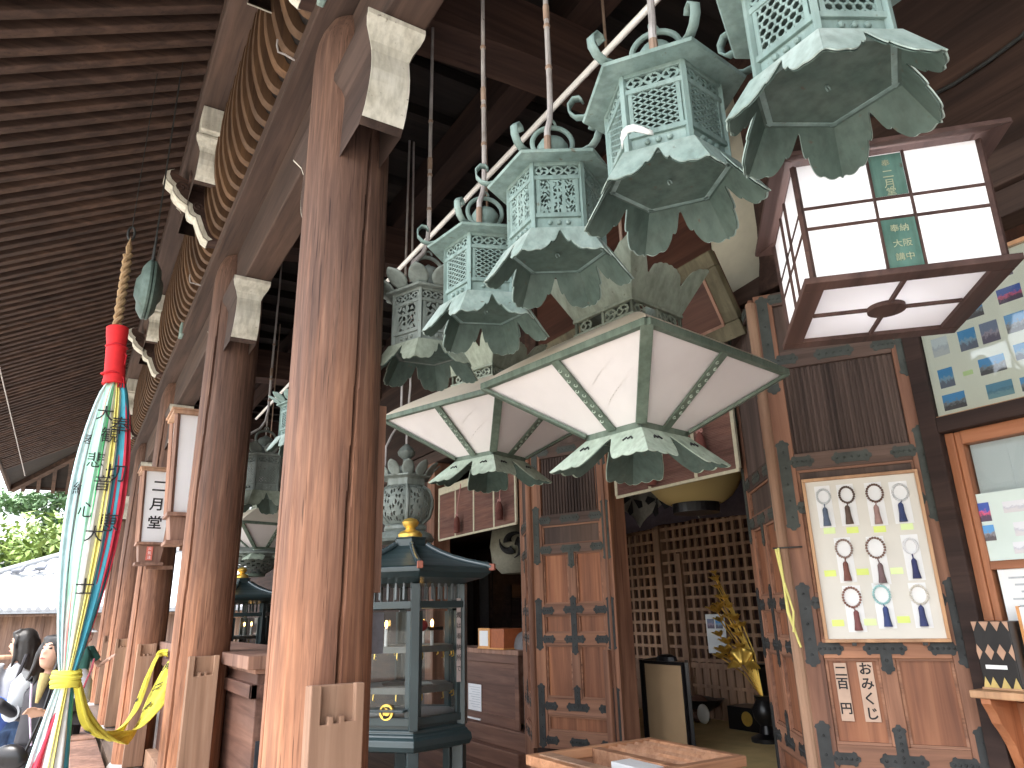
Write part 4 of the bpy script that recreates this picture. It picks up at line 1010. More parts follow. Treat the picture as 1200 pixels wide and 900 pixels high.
# door leaf frame: local x along the leaf, y outward, z world height
LEAF = Matrix.Translation((FX, 1.861, 0)) @ rotz(R(123))
def leafobj(name, label, cat, group=None):
    r = thing(name, label, cat, (FX, 1.861, 0), R(123), group); return r
r = leafobj('sample_board', 'framed cream board of prayer bead bracelets hung on the right door leaf', 'display board')
x0, x1, z0, z1 = .092, .628, 1.453, 2.255
mb = MB(); mb.box(x0+.012, x1-.012, .034, .046, z0+.012, z1-.012); mb.build('backing', M['offwhite'], r)
mb = MB(); mb.box(x0, x1, .034, .062, z0, z0+.016); mb.box(x0, x1, .034, .062, z1-.016, z1); mb.box(x0, x0+.016, .034, .061, z0+.0165, z1-.0165); mb.box(x1-.016, x1, .034, .061, z0+.0165, z1-.0165); mb.build('frame', M['pale'], r, bevel=.002)
rings = [[(0.534, 2.159, .036), (0.425, 2.158, .04), (0.297, 2.155, .043), (0.184, 2.149, .04)], [(0.478, 1.894, .043), (0.336, 1.89, .048), (0.184, 1.889, .034)], [(0.479, 1.661, .046), (0.346, 1.669, .042), (0.188, 1.664, .042)]]
tas = [[(0.536, 2.062), (0.432, 2.064), (0.302, 2.055), (0.193, 2.058)], [(0.482, 1.791), (0.330, 1.776), (0.182, 1.79)], [(0.470, 1.56), (0.340, 1.575), (0.190, 1.575)]]
tgs = [[(0.531, 1.986), (0.425, 1.982), (0.303, 1.978), (0.183, 1.982)], [(0.558, 1.778), (0.411, 1.779), (0.262, 1.777)], [(0.558, 1.543), (0.415, 1.545), (0.271, 1.554)]]
bc = [[(.55, .57, .58), (.10, .065, .05), (.13, .07, .05), (.62, .63, .64)], [(.28, .2, .17), (.22, .13, .10), (.7, .7, .72)], [(.26, .13, .1), (.35, .58, .58), (.66, .62, .55)]]
tcq = [[(.10, .13, .19), (.11, .07, .055), (.34, .21, .19), (.04, .055, .14)], [(.19, .075, .06), (.17, .11, .115), (.035, .04, .12)], [(.19, .07, .07), (.045, .065, .18), (.045, .055, .15)]]
limes = [plain('lime_tag', (.70, .80, .22), .7, .05, 4, 0, 0), plain('pale_lime_tag', (.72, .85, .42), .7, .05, 4, 0, 0)]
colm = {}
def cm(c, rg=.4):
    if (c, rg) not in colm: colm[(c, rg)] = plain('bead_colour', c, rg, .15, 30, 0, 0)
    return colm[(c, rg)]
for i in range(3):
    for j in range(len(rings[i])):
        x, z, rr = rings[i][j]; tx, tz = tas[i][j]
        mb = MB(); mb.box(min(x, tx)-.036, max(x, tx)+.036, .0465, .0475, tz-.06, z+.055); card = mb.build('card', M['white'], r)
        mb = MB(); mb.box(tgs[i][j][0]-.027, tgs[i][j][0]+.027, .0465, .0485, tgs[i][j][1]-.015, tgs[i][j][1]+.015); pt = mb.build('price_tag', limes[0 if (i+j) % 3 else 1], r)
        mb = MB(); nb = 22
        for q in range(nb):
            a = 2*math.pi*q/nb; mb.ball((x+rr*.84*math.cos(a), .054, z+rr*math.sin(a)), .0062, 6, 4)
        bd = mb.build('bead_loop', cm(bc[i][j]), r, smooth=True)
        mb = MB(); mb.tube([(x, .054, z-rr), ((x+tx)/2, .054, (z-rr+tz+.035)/2), (tx, .054, tz+.035)], .003, 5); mb.lathe([(.006, .04), (.012, .03), (.013, -.01), (.019, -.052)], 10, (tx, .056, tz)); mb.build('tassel', cm(tcq[i][j], .8), bd, smooth=True)
mb = MB(); mb.box(.19, .21, .03, .066, z0-.014, z0-.0005); mb.box(.49, .51, .03, .066, z0-.014, z0-.0005); mb.build('hook', M['black'], r)
for (xa, xb, za, zb_, txt, lab) in ((.553, .609, 1.10, 1.358, '二百円', 'pale wooden price strip reading two hundred yen, hung on the door panel'), (.438, .506, 1.10, 1.362, 'おみくじ', 'pale wooden strip lettered omikuji, nearer the middle of the door panel')):
    r = leafobj('lettered_strip', lab, 'sign')
    mb = MB(); mb.box(xa, xb, .004, .012, za, zb_); b_ = mb.build('strip_board', plain('strip_wood', (.52, .36, .27), .7, .12, 8), r, bevel=.001)
    n = len(txt); hh = (zb_-za)/ (n if n > 3 else 4)
    for k, ch in enumerate(txt):
        zz = zb_-hh*(k+.5) if n > 3 else zb_-[.040, .095, .205][k]
        text_mesh(ch, hh*.9 if n > 3 else .055, M['ink'], .0005, 'lettering', b_, frame_mat(((xa+xb)/2, .0128, zz), (-1, 0, 0), (0, 0, 1)), bold=.0012)
# hook and yellow cord on the fold of the door
r = thing('yellow_loop', 'loop of yellow cord hanging from an iron hook on the folded door', 'cord', (3.15, 2.47, 1.9))
mb = MB(); mb.tube([(.05, -.07, .015), (0, -.01, .015), (-.03, .05, .015)], .004, 6); mb.build('iron_rod', M['iron'], r)
mb = MB()
for dx in (-.006, .008, .012): mb.tube([(-.02, .03+dx, .015), (-.018+dx, .02+dx, -.15), (-.015, .0+dx*2, -.30), (-.02+dx, -.01-dx, -.42-dx*4)], .0055, 6)
mb.build('cord', M['cl_yellow'], r, smooth=True)

# photograph board over the window
r = thing('photo_board', 'framed cream notice board full of blue temple photographs above the window', 'notice board', (3.56, 1.2, 2.49))
def PB(mb, n, m, **k):
    o = mb.build(n, m, r, **k); o.location = (-3.56, -1.2, -2.49); return o
y0, y1, z0, z1 = .35, 1.795, 2.495, 3.20
mb = MB(); mb.box(3.563, 3.59, y0, y1, z0, z1); PB(mb, 'backing', plain('board_cream', (.92, .86, .75), .6, .04, 3, 0, 0))
mb = MB(); mb.box(3.54, 3.59, y0, y1, z0-.02, z0-.0005); mb.box(3.54, 3.59, y0, y1, z1+.0005, z1+.022); mb.box(3.541, 3.59, y1+.0005, y1+.022, z0-.02, z1+.022); mb.box(3.541, 3.59, y0-.022, y0-.0005, z0-.02, z1+.022); PB(mb, 'frame', M['pale'], bevel=.002)
PH = [(1.356, 2.985, 0.102, 0.072, 3), (1.529, 2.966, 0.102, 0.075, 0), (1.575, 2.834, 0.08, 0.103, 1), (1.474, 2.837, 0.078, 0.101, 2), (1.36, 2.844, 0.085, 0.09, 0), (1.497, 2.68, 0.113, 0.079, 0), (1.352, 2.704, 0.085, 0.075, 1), (1.709, 2.678, 0.07, 0.096, 1), (1.490, 2.557, 0.112, 0.07, 4), (1.696, 2.556, 0.105, 0.078, 0), (1.36, 2.553, 0.085, 0.064, 0), (1.705, 2.841, 0.078, 0.094, 5), (1.66, 3.0, .09, .07, 1), (1.70, 3.12, .09, .07, 0), (1.53, 3.11, .10, .075, 4), (1.37, 3.11, .10, .075, 2), (1.22, 2.85, .1, .075, 0), (1.22, 2.7, .1, .07, 1), (1.22, 2.56, .1, .07, 4), (1.22, 3.0, .1, .07, 0)]
pm = [photomat('print_roof', (.10, .33, .68), (.28, .27, .30), (.10, .08, .09), 1), photomat('print_blue', (.08, .30, .62), (.30, .42, .55), (.16, .16, .22), 5), photomat('print_pink', (.22, .24, .36), (.45, .34, .42), (.16, .12, .18), 9),
      photomat('print_red', (.05, .10, .42), (.75, .10, .22), (.09, .05, .10), 12), photomat('print_sea', (.13, .30, .45), (.10, .22, .32), (.22, .36, .42), 15), photomat('print_pale', (.75, .76, .80), (.55, .55, .62), (.66, .64, .66), 19)]
for (y, z, w_, h, k) in PH:
    mb = MB(); mb.box(3.5605, 3.5625, y-w_/2, y+w_/2, z-h/2, z+h/2); PB(mb, 'photograph', pm[k])
mb = MB(); mb.box(3.5605, 3.5625, 1.585, 1.63, 2.662, 2.684); PB(mb, 'price_tag', limes[1])
mb = MB(); mb.box(3.548, 3.5515, y0, y1, z0, z1); PB(mb, 'glass', M['glass'])
# paper notices behind the window
mb = MB(); mb.box(3.59, 3.596, 1.10, 1.742, 1.80, 2.105); n_ = mb.build('paper_notice', plain('notice_paper', (.66, .76, .72), .7, .05, 3, 0, 0)); tag(n_, 'pale green notice with small pictures stuck across the window', 'notice')
for (y, z, w_, h, k) in ((1.70, 2.02, .075, .085, 3), (1.70, 1.925, .075, .07, 0), (1.56, 2.03, .09, .05, 5), (1.50, 1.93, .16, .06, 5), (1.42, 2.02, .06, .08, 2), (1.55, 1.85, .10, .05, 5)):
    mb = MB(); mb.box(3.5875, 3.5895, y-w_/2, y+w_/2, z-h/2, z+h/2); mb.build('picture', pm[k], n_)
mb = MB(); mb.box(3.590, 3.596, 1.20, 1.69, 1.40, 1.765); n_ = tag(mb.build('paper_notice', M['white']), 'white printed sheet low in the window above the counter', 'notice')
for i in range(5):
    mb = MB(); mb.box(3.588, 3.5895, 1.46+.012*(i % 2), 1.65-.02*(i % 3), 1.72-.03*i, 1.728-.03*i); mb.build('printed_line', cm((.45, .47, .5), .8), n_)
# black case on the counter shelf
r = thing('fortune_box', 'black box with copper diamonds and gold triangles standing on the counter', 'box', (3.50, 1.70, 1.269))
mb = MB(); mb.box(-.06, .08, -.075, .075, .0, .275); mb.build('case', M['black'], r, bevel=.004)
gd = plain('copper_diamond', (.45, .27, .18), .5, .2); ggd = plain('gold_triangle', (.62, .46, .16), .5, .2)
mb = MB()
for u in (-.072, -.025, .022, .0695):
    cl_ = [(max(-.0745, min(.0745, u+dx)), dz) for dx, dz in ((-.018, .15), (0, .118), (.018, .15), (0, .182))]
    mb.prism(cl_, (-.0605, 0, 0), (0, 1, 0), (0, 0, 1), (-1, 0, 0), .002)
    cl_ = [(max(-.0745, min(.0745, u+dx)), dz) for dx, dz in ((-.02, .274), (0, .235), (.02, .274))]
    mb.prism(cl_, (-.0605, 0, 0), (0, 1, 0), (0, 0, 1), (-1, 0, 0), .002)
mb.build('diamond_pattern', gd, r)
mb = MB()
for u in (-.06, -.015, .03, .062):
    cl_ = [(max(-.0745, min(.0745, u+dx)), dz) for dx, dz in ((-.02, .004), (.02, .004), (0, .05))]
    mb.prism(cl_, (-.0605, 0, 0), (0, 1, 0), (0, 0, 1), (-1, 0, 0), .002)
mb.build('gold_triangles', ggd, r)
mb = MB(); mb.box(-.063, -.0605, -.035, .05, .082, .098); mb.build('label_strip', M['white'], r)
mb = MB(); mb.box(-.066, .086, -.08, .08, -.0, .008); mb.build('tray', M['pale'], r)
r = thing('orange_frame', 'narrow orange edged card stand at the far end of the counter', 'card stand', (3.52, 1.555, 1.269))
mb = MB(); mb.box(0, .012, -.05, .05, 0, .33); mb.build('card', M['white'], r)
mb = MB(); mb.box(-.003, .015, .0505, .062, 0, .335); mb.box(-.003, .015, -.062, -.0505, 0, .335); mb.build('edge', cm((.7, .33, .12)), r)

# ------------------------------------------------------------------ left opening: counter, box, cushion, cabinet
r = thing('reception_counter', 'dark wooden reception counter with a white notice in the left opening', 'counter', (3.75, 6.6, .64))
mb = MB(); mb.box(-.13, .3, -.72, .70, .05, .62); mb.build('body', M['counter'], r, bevel=.004)
mb = MB(); mb.box(-.155, .32, -.75, .72, .62, .665); mb.build('top_board', M['lampwood'], r, bevel=.004)
mb = MB(); mb.box(-.15, -.131, -.735, -.67, .0, .619); mb.box(-.15, -.131, .65, .71, .0, .619); mb.box(-.149, -.131, -.669, .649, .0, .085); mb.box(-.149, -.131, -.669, .649, .545, .619); mb.build('front_frame', M['counter'], r, bevel=.003)
mb = MB(); mb.box(-.139, -.136, -.02, .25, .09, .33); nn_ = mb.build('paper_notice', M['white'], r)
for i in range(9):
    mb = MB(); mb.box(-.1405, -.1392, .0+.01*(i % 2), .225-.03*(i % 3), .30-.022*i, .303-.022*i); mb.build('printed_line', cm((.4, .42, .45), .8), nn_)
mb = MB(); mb.box(-.165, -.152, -.04, .30, .015, .03); mb.build('ledge', M['white'], r)
r = thing('donation_box', 'small orange wooden box with a white label standing on the reception counter', 'box', (3.66, 6.35, 1.306))
mb = MB(); mb.box(-.07, .2, -.26, .22, 0, .185); mb.build('body', cm((.36, .10, .035), .4), r, bevel=.003)
mb = MB(); mb.box(-.078, -.0705, .0, .23, .0, .19); mb.build('front_frame', cm((.62, .29, .09), .45), r, bevel=.003)
mb = MB(); mb.box(-.0805, -.0785, .03, .20, .025, .165); mb.build('label_paper', M['white'], r)
mb = MB(); mb.box(-.085, .21, -.275, .24, -.001, .012); mb.build('base_board', cm((.62, .29, .09), .45), r)
mb = MB(); rows = []
for j in range(9):
    a = math.pi*j/8*.5; zz = .17*math.sin(a); rr = math.cos(a)**.6 if j < 8 else .02
    rows.append([(.0+.17*rr*math.copysign(abs(math.cos(t))**.6, math.cos(t)), .25*rr*math.copysign(abs(math.sin(t))**.6, math.sin(t)), zz) for t in [2*math.pi*q/28 for q in range(29)]])
mb.strip(rows); tag(mb.build('cushion', cm((.17, .165, .17), .9), loc=(3.86, 5.96, 1.306), smooth=True), 'plump grey cushion at the end of the reception counter', 'cushion')
r = thing('glass_cabinet', 'tall dark glass fronted cabinet deep inside the left opening', 'cabinet', (5.0, 9.2, .60))
mb = MB(); mb.box(0, .5, -.45, .45, 0, 1.9); mb.build('body', M['darkwall'], r, bevel=.005)
for u in (-.22, .22):
    mb = MB(); mb.box(-.02, -.001, u-.20, u-.14, .05, 1.85); mb.box(-.02, -.001, u+.14, u+.20, .05, 1.85); mb.box(-.02, -.001, u-.139, u+.139, .05, .15); mb.box(-.02, -.001, u-.139, u+.139, 1.75, 1.85); d_ = mb.build('door', M['beamX'], r)
    mb = MB(); mb.box(-.010, -.006, u-.138, u+.138, .152, 1.748); mb.build('pane', cm((.22, .22, .23), .15), d_)
r = thing('shelf_rack', 'dark open shelf rack with a lit candle beside the cabinet', 'shelves', (5.2, 8.25, .6))
mb = MB()
for z in (.05, .45, .75, 1.0, 1.2): mb.box(0, .3, -.35, .35, z, z+.03)
for u in (-.35, .33): mb.box(0, .3, u, u+.02, 0, 1.4)
mb.build('frame', M['beamX'], r)
mb = MB(); mb.lathe([(.02, 0), (.018, .14), (.001, .145)], 10, (.05, .05, 1.23)); cd_ = mb.build('candle', M['white'], r)
mb = MB(); mb.ball((.05, .05, 1.40), .022, 8, 6, (.7, .7, 1.5)); mb.build('flame', M['flame'], cd_)
# round crest lantern
r = thing('crest_lantern', 'round cream lantern painted with a three comma crest, in the left opening', 'lantern', (4.3, 6.98, 2.35))
mb = MB(); mb.lathe([(.001, -.31), (.17, -.30), (.27, -.2), (.30, 0), (.27, .2), (.17, .30), (.001, .31)], 32); mb.build('body', cm((.24, .23, .18), .8), r, smooth=True)
r.rotation_euler.z = R(50)
mb = MB()
for k in range(3):
    a0 = R(120)*k+.4; pts = []; rs = []
    for q in range(12):
        t = q/11; a = a0+t*2.1; rr = .055+.095*t; pts.append((-.302, rr*math.cos(a), rr*math.sin(a))); rs.append(max(.004, .05*(1-t)**.8))
    mb.tube(pts, rs, 8)
mb.build('crest', M['ink'], r)
# ------------------------------------------------------------------ right opening: paper globe, curtain, screen, altar flowers
r = thing('paper_globe_lantern', 'big yellow paper globe lantern with black rim and brushed characters', 'lantern', (4.15, 4.03, 2.78))
mb = MB(); pr_ = []
for q in range(33):
    a = -math.pi/2+math.pi*q/32; rr = .40*math.cos(a)**.75; z = .40*math.sin(a); pr_.append((max(.17, rr)+.004*(q % 2), z)) if abs(z) < .37 else None
mb.lathe(pr_, 40, caps=False); mb.build('paper_shade', M['yellowpaper'], r, smooth=True)
for z0, z1 in ((-.44, -.36), (.36, .44)):
    mb = MB(); mb.lathe([(.165, z0), (.18, z0), (.18, z1), (.165, z1)], 32); mb.build('rim', M['black'], r, smooth=False)
for ch, dy, dz, sz in (('日', -.03, -.235, .085), ('の', -.03, -.155, .08), ('二', .32, -.18, .1), ('月', .30, -.28, .1)):
    x = -math.sqrt(max(.01, .405**2-dy**2-dz**2*.8)); text_mesh(ch, sz, M['ink'], .004, 'lettering', r, frame_mat((x-.012, dy, dz), (-x*0+.0+(-dy/.42), -1, 0), (x*0-.45 if dz < -.2 else -.3, 0, 1)) if False else frame_mat((x-.01, dy, dz), Vector((-dy/.4, -1, 0)), Vector((.5*(1 if dz < -.1 else .3), 0, 1))), bold=.004)
mb = MB(); mb.tube([(0, 0, .43), (0, 0, 1.7)], .01, 6); mb.build('hanging_cord', M['iron'], r)
mb = MB(); rows = []
for j in range(12):
    v = j/11; rows.append([(4.35+.03*math.sin(u*23), 4.2+u*1.4, 2.85-v*(.52-.20*abs(math.sin(u*math.pi*2.0)))) for u in [q/30 for q in range(31)]])
mb.strip(rows); o = tag(mb.build('crested_curtain', cm((.30, .29, .25), .9), smooth=True, solid=.004), 'cream curtain with black leaf crests swagged beside the paper globe', 'curtain')
mb = MB()
for (y, z) in ((4.62, 2.55), (4.95, 2.6), (5.3, 2.55)):
    for k in range(5):
        a = R(72)*k; mb.prism([(.02*math.cos(a), .02*math.sin(a)), (.13*math.cos(a-.3), .13*math.sin(a-.3)), (.16*math.cos(a), .16*math.sin(a)), (.13*math.cos(a+.3), .13*math.sin(a+.3))], (4.305, y, z), (0, 1, 0), (0, 0, 1), (-1, 0, 0), .004)
mb.build('crest', M['ink'], o)
mb = MB(); rows = []
for j in range(10):
    v = j/9; rows.append([(5.35+.04*math.sin(u*40), 3.7+u*3.4, 3.3-v*(.95-.14*math.sin(math.pi*u))) for u in [q/50 for q in range(51)]])
mb.strip(rows); tag(mb.build('purple_curtain', cm((.07, .05, .06), .9), smooth=True, solid=.004), 'dark purple curtain hanging over the lattice screen', 'curtain')
r = thing('folding_screen', 'two part folding screen with tan paper and black frame on the straw mat', 'screen', (4.1, 4.5, .602))
for (p, q, wd) in (((0, .24), (0, -.23), .022), ((.0, .265), (.30, .42), .022), ((.0, -.256), (.21, -.045), .022)):
    p, q = Vector((*p, 0)), Vector((*q, 0)); mb = MB()
    up = Vector((0, 0, 1)); H_ = .64
    for z in (.012, H_-.012): mb.bar(p+up*z, q+up*z, .026, .024)
    dd = (q-p).normalized()
    for e in (p+dd*.012, q-dd*.012): mb.bar(e+up*.0245, e+up*(H_-.0245), .024, .024, (dd.y, -dd.x, 0))
    f_ = mb.build('frame', M['black'], r)
    mb = MB(); mb.bar(p+dd*.024+up*H_/2, q-dd*.024+up*H_/2, .008, H_-.05); mb.build('paper_panel', M['tan'], f_)
mb = MB(); mb.lathe([(.11, 0), (.10, .03), (.06, .045), (.001, .05)], 20, (.06, .02, H_), sx=.5); mb.build('top_ornament', M['black'], r)
# golden lotus altar flowers
r = thing('golden_lotus', 'tall spray of gilded lotus flowers and leaves on a black stand', 'altar flowers', (5.0, 4.50, .60))
mb = MB(); mb.lathe([(.001, 0), (.13, 0), (.13, .03), (.06, .06), (.05, .12), (.09, .17), (.10, .24), (.06, .31), (.075, .34), (.001, .34)],22, (0, -.17, 0)); mb.build('vase', M['black'], r, smooth=True)
heads = [(.0, .20, 1.27, .05), (-.02, .17, 1.20, .04), (.02, .13, 1.10, .05), (-.03, .2, 1.0, .075), (0, .08, 1.03, .05), (-.02, .01, .93, .06), (.02, .05, .86, .055), (-.03, .20, .80, .05), (0, .0, .80, .05), (-.02, .16, .66, .075), (.02, .13, .95, .045), (.0, .19, 1.12, .035), (-.02, -.02, .70, .06), (-.05, .10, .74, .06), (-.03, .06, .60, .07), (.02, .22, .92, .05), (-.04, .14, 1.04, .055), (0, -.05, .88, .045), (-.05, .19, .62, .055), (.01, .22, 1.33, .035)]
mb = MB()
for (x, y, z, s_) in heads: mb.tube([(0, -.17, .32), (x*.4, y*.5-.11, .32+(z-.32)*.6), (x, y, z)], .006, 5)
mb.build('stems', M['gold'], r, smooth=True)
for i, (x, y, z, s_) in enumerate(heads):
    mb = MB()
    for k in range(8):
        a = 2*math.pi*k/8; d = Vector((math.cos(a)-.5, math.sin(a), -.1)); petal(mb, Vector((x, y, z))+d*s_*.25, d, d*.6+Vector((-.2, 0, .8)), s_*.42, s_*1.0, .35, 6)
    mb.ball((x, y, z+s_*.2), s_*.35, 8, 5); mb.build('lotus_head', M['gold'], r, smooth=True, solid=.002)
mb = MB()                                            # wide fluted leaf
rows = []
for j in range(5):
    v = j/4; rows.append([(-.10-.03*math.cos(u*22)*v, -.09+(.02+.13*v)*math.cos(math.pi*u*1.05-.1), .56+(.02+.14*v)*math.sin(math.pi*u*1.05-.1)) for u in [q/40 for q in range(41)]])
mb.strip(rows); mb.build('fan_leaf', M['gold'], r, smooth=True, solid=.003)
r = thing('crest_chest', 'low black lacquer chest with a gold round crest on the mat', 'chest', (5.38, 4.72, .602))
mb = MB(); mb.box(-.12, .14, -.26, .26, 0, .19); mb.build('body', M['black'], r, bevel=.004)
mb = MB(); mb.lathe([(.001, 0), (.06, 0), (.06, .003), (.001, .003)], 24); c_ = mb.build('crest', M['gold'], r); c_.rotation_euler = (0, R(-90), 0); c_.location = (-.121, .04, .10)
mb = MB(); mb.lathe([(.10, 0), (.12, .02), (.05, .08), (.05, .2), (.11, .28), (.12, .34), (.10, .36)], 18, (0, -.12, .19)); mb.build('offering_stand', M['black'], r, smooth=True)
r = thing('offering_tray', 'dark round tray with white and cream offerings on the mat', 'tray', (5.42, 5.42, .602))
mb = MB(); mb.lathe([(.05, 0), (.07, .02), (.03, .06), (.16, .14), (.22, .2), (.21, .2), (.02, .12)], 22, (0, .03, 0)); mb.build('dish', M['black'], r, smooth=True)
mb = MB(); mb.ball((-.15, .15, .05), .09, 12, 8, (.8, 1.1, .55)); mb.build('white_offering', M['white'], r, smooth=True)
mb = MB(); mb.ball((-.15, -.13, .09), .075, 12, 8, (.45, 1, 1.15)); mb.build('shell', M['offwhite'], r, smooth=True)
mb = MB(); mb.ball((-.05, .02, .16), .09, 10, 7, (1, 1, .9)); mb.ball((-.1, .0, .05), .06, 10, 7, (1, 1.3, .8)); mb.build('cloth_bundle', cm((.17, .085, .06), .8), r, smooth=True)
mb = MB(); mb.box(5.555, 5.56, 5.17, 5.42, 1.21, 1.575); o = tag(mb.build('white_sheet', M['white']), 'white sheet with a small photo pinned to the lattice screen', 'notice')
mb = MB(); mb.box(5.552, 5.5545, 5.31, 5.40, 1.44, 1.53); mb.build('picture', pm[2], o); mb = MB(); mb.box(5.552, 5.5545, 5.20, 5.29, 1.44, 1.53); mb.build('picture', pm[1], o)
# offering box in front of the doors
r = thing('offering_box', 'worn wooden offering box with a slatted top in front of the open doors', 'offering box', (2.2, 3.05, .12))
X0, X1, Y0, Y1, H_ = -.0, .86, -.25, .48, .795
mb = MB()
for a in ((X0, X1, Y0, Y0+.05), (X0, X1, Y1-.05, Y1), (X0, X0+.05, Y0+.0505, Y1-.0505), (X1-.05, X1, Y0+.0505, Y1-.0505)): mb.box(*a, H_-.05, H_)
mb.build('top_frame', M['box'], r, bevel=.006)
mb = MB(); mb.box(X0+.02, X1-.02, Y0+.02, Y0+.045, 0, H_-.051); mb.box(X0+.02, X1-.02, Y1-.045, Y1-.02, 0, H_-.051); mb.box(X0+.02, X0+.045, Y0+.046, Y1-.046, 0, H_-.051); mb.box(X1-.045, X1-.02, Y0+.046, Y1-.046, 0, H_-.051); mb.build('body', M['box'], r)
mb = MB(); mb.box(X0+.05, X1-.05, Y0+.05, Y1-.05, H_-.16, H_-.15); mb.build('inner_floor', M['doorP'], r)
mb = MB(); mb.box(.40, .46, Y0+.0505, Y1-.0505, H_-.12, H_-.004); mb.build('divider', M['box'], r, bevel=.004)
for k in range(5):
    mb = MB(); x = .50+k*.063; mb.prism([(0, -.03), (.022, 0), (.044, -.03)], (x, Y0+.051, H_-.004), (1, 0, 0), (0, 0, 1), (0, 1, 0), Y1-Y0-.102); mb.build('slat', M['box'], r)
mb = MB(); mb.box(.27, .39, Y0+.10, Y0+.35, H_-.148, H_-.01); mb.build('paper_stack', M['white'], r)
mb = MB(); mb.box(.05, .13, Y0+.0505, Y1-.0505, H_-.045, H_+.004); mb.build('worn_rim', M['guard'], r, bevel=.004)

# ------------------------------------------------------------------ candle shrines
def shrine(loc, rot, label, detail=True):
    r = thing('candle_shrine', label, 'candle shrine', loc, rot, 'green lacquered candle shrines'); Tm = M['tower']
    def B(mb, n, mm=Tm, **k): return mb.build(n, mm, r, **k)
    Rb = .365; ap = Rb*math.cos(R(30)); c6 = [R(60)*k for k in range(6)]
    zb, zg0, zg1, zf0, zf1, ze = .83, .965, 1.53, 1.60, 1.685, 1.715
    for a in c6:
        mb = MB(); d = Vector((math.cos(a), math.sin(a), 0)); mb.bar(d*(Rb-.03), d*(Rb-.03)+Vector((0, 0, zb-.02)), .065, .065, d); B(mb, 'leg', bevel=.004)
    mb = MB(); mb.lathe([(Rb+.0, zb-.04), (Rb+.035, zb-.03), (Rb+.05, zb-.005), (Rb+.045, zb+.025), (Rb+.025, zb+.04), (Rb+.02, zb+.05), (Rb+.008, zb+.055), (Rb+.008, zb+.07), (Rb, zb+.075)], 6); B(mb, 'base_moulding', bevel=.004)
    mb = MB()
    for a in c6:
        d = Vector((math.cos(a), math.sin(a), 0)); mb.bar(d*(Rb-.012)+Vector((0, 0, zb+.07)), d*(Rb-.012)+Vector((0, 0, ze-.03)), .05, .05, d)
    B(mb, 'corner_posts', bevel=.003)
    mb = MB(); mp_ = MB()
    for k in range(6):
        F = Face(c6[k]+R(30), ap-.014, 0); hw = Rb/2-.02
        for z, h in ((zg0-.02, .035), (zg1+.035, .065), (zf1+.03, .05)): F.bar(mb, (-hw, z), (hw, z), .04, h)
        low = zb+.075
        mp_.strip([[F.p(-hw, low, -.004), F.p(hw, low, -.004)], [F.p(-hw, zg0-.035, -.004), F.p(hw, zg0-.035, -.004)]])
        for u in (-hw+.02, hw-.02): F.bar(mb, (u, zg0), (u, zg1), .03, .026)
    B(mb, 'rails', bevel=.002); B(mp_, 'lower_panel')
    mb = MB()
    for k in range(6):
        F = Face(c6[k]+R(30), ap-.014, 0); hw = Rb/2-.03
        for q in range(7): u = -hw+2*hw*q/6; F.bar(mb, (u, zf0-.005), (u, zf1+.01), .012, .012)
    B(mb, 'spindles', plain('pale_lacquer', (.13, .15, .16), .4) if detail else Tm)
    for k in range(6):
        F = Face(c6[k]+R(30), ap-.012, 0); hw = Rb/2-.045; mb = MB(); mb.strip([[F.p(-hw, zg0+.0), F.p(hw, zg0)], [F.p(-hw, zg1), F.p(hw, zg1)]]); B(mb, 'pane', M['glass'])
    mb = MB(); mb.lathe([(.001, zg0-.03), (Rb-.04, zg0-.03), (Rb-.04, zg0-.005), (.001, zg0-.005)], 6, caps=False); B(mb, 'floor_tray', cm((.34, .35, .37), .4))
    for z in (1.08, 1.30):
        mb = MB(); mb.lathe([(.17, z), (Rb-.07, z), (Rb-.07, z+.035), (.17, z+.035), (.17, z)], 6, caps=False); sh = B(mb, 'candle_shelf', cm((.16, .165, .16), .45))
        mb = MB()
        for k in range(12):
            a = R(30)*k+.2; x, y = (Rb-.11)*math.cos(a)*.9, (Rb-.11)*math.sin(a)*.9; mb.tube([(x*1.22, y*1.22, z), (x*1.24, y*1.24, z-.03), (x*1.18, y*1.18, z-.035)], .004, 5)
        mb.build('candle_hooks', M['gold'], sh)
    for i, (a, z) in enumerate(((.55, 1.335), (2.6, 1.335), (-.7, 1.335))):
        mb = MB(); x, y = .23*math.cos(a), .23*math.sin(a); mb.lathe([(.010, 0), (.010, .10), (.002, .105)], 10, (x, y, z)); cd_ = B(mb, 'candle', M['white'])
        mb = MB(); mb.ball((x, y, z+.125), .013, 8, 6, (.7, .7, 1.7)); mb.build('flame', M['flame'], cd_)
    # curved roof
    Re = .54; zt = ze+.205
    prof = [(Rb-.02, ze-.03), (Re-.05, ze+.0), (Re, ze+.03), (Re, ze+.055), (Re-.02, ze+.065), (.40, ze+.092), (.30, ze+.120), (.21, ze+.155), (.15, ze+.185), (.11, zt+.005)]
    mb = MB(); mb.lathe(prof, 6); rf = B(mb, 'roof', bevel=.003)
    for a in c6:
        d = Vector((math.cos(a), math.sin(a), 0)); mb = MB(); mb.tube([d*(x+.006)+Vector((0, 0, z+.008)) for x, z in prof[3:]], .019, 10); mb.build('roof_ridge', M['ridge'], rf, smooth=True)
        mb = MB(); mb.box(-.022, .012, -.016, .016, -.012, .028, Matrix.Translation(d*(Re+.015)+Vector((0, 0, ze+.055))) @ rotz(a)); mb.build('red_cap', M['knob'], rf, bevel=.003)
    mb = MB(); mb.lathe([(.105, zt), (.105, zt+.05), (.112, zt+.053), (.112, zt+.06), (.001, zt+.06)], 6); mb.build('roof_box', Tm, rf, bevel=.003)
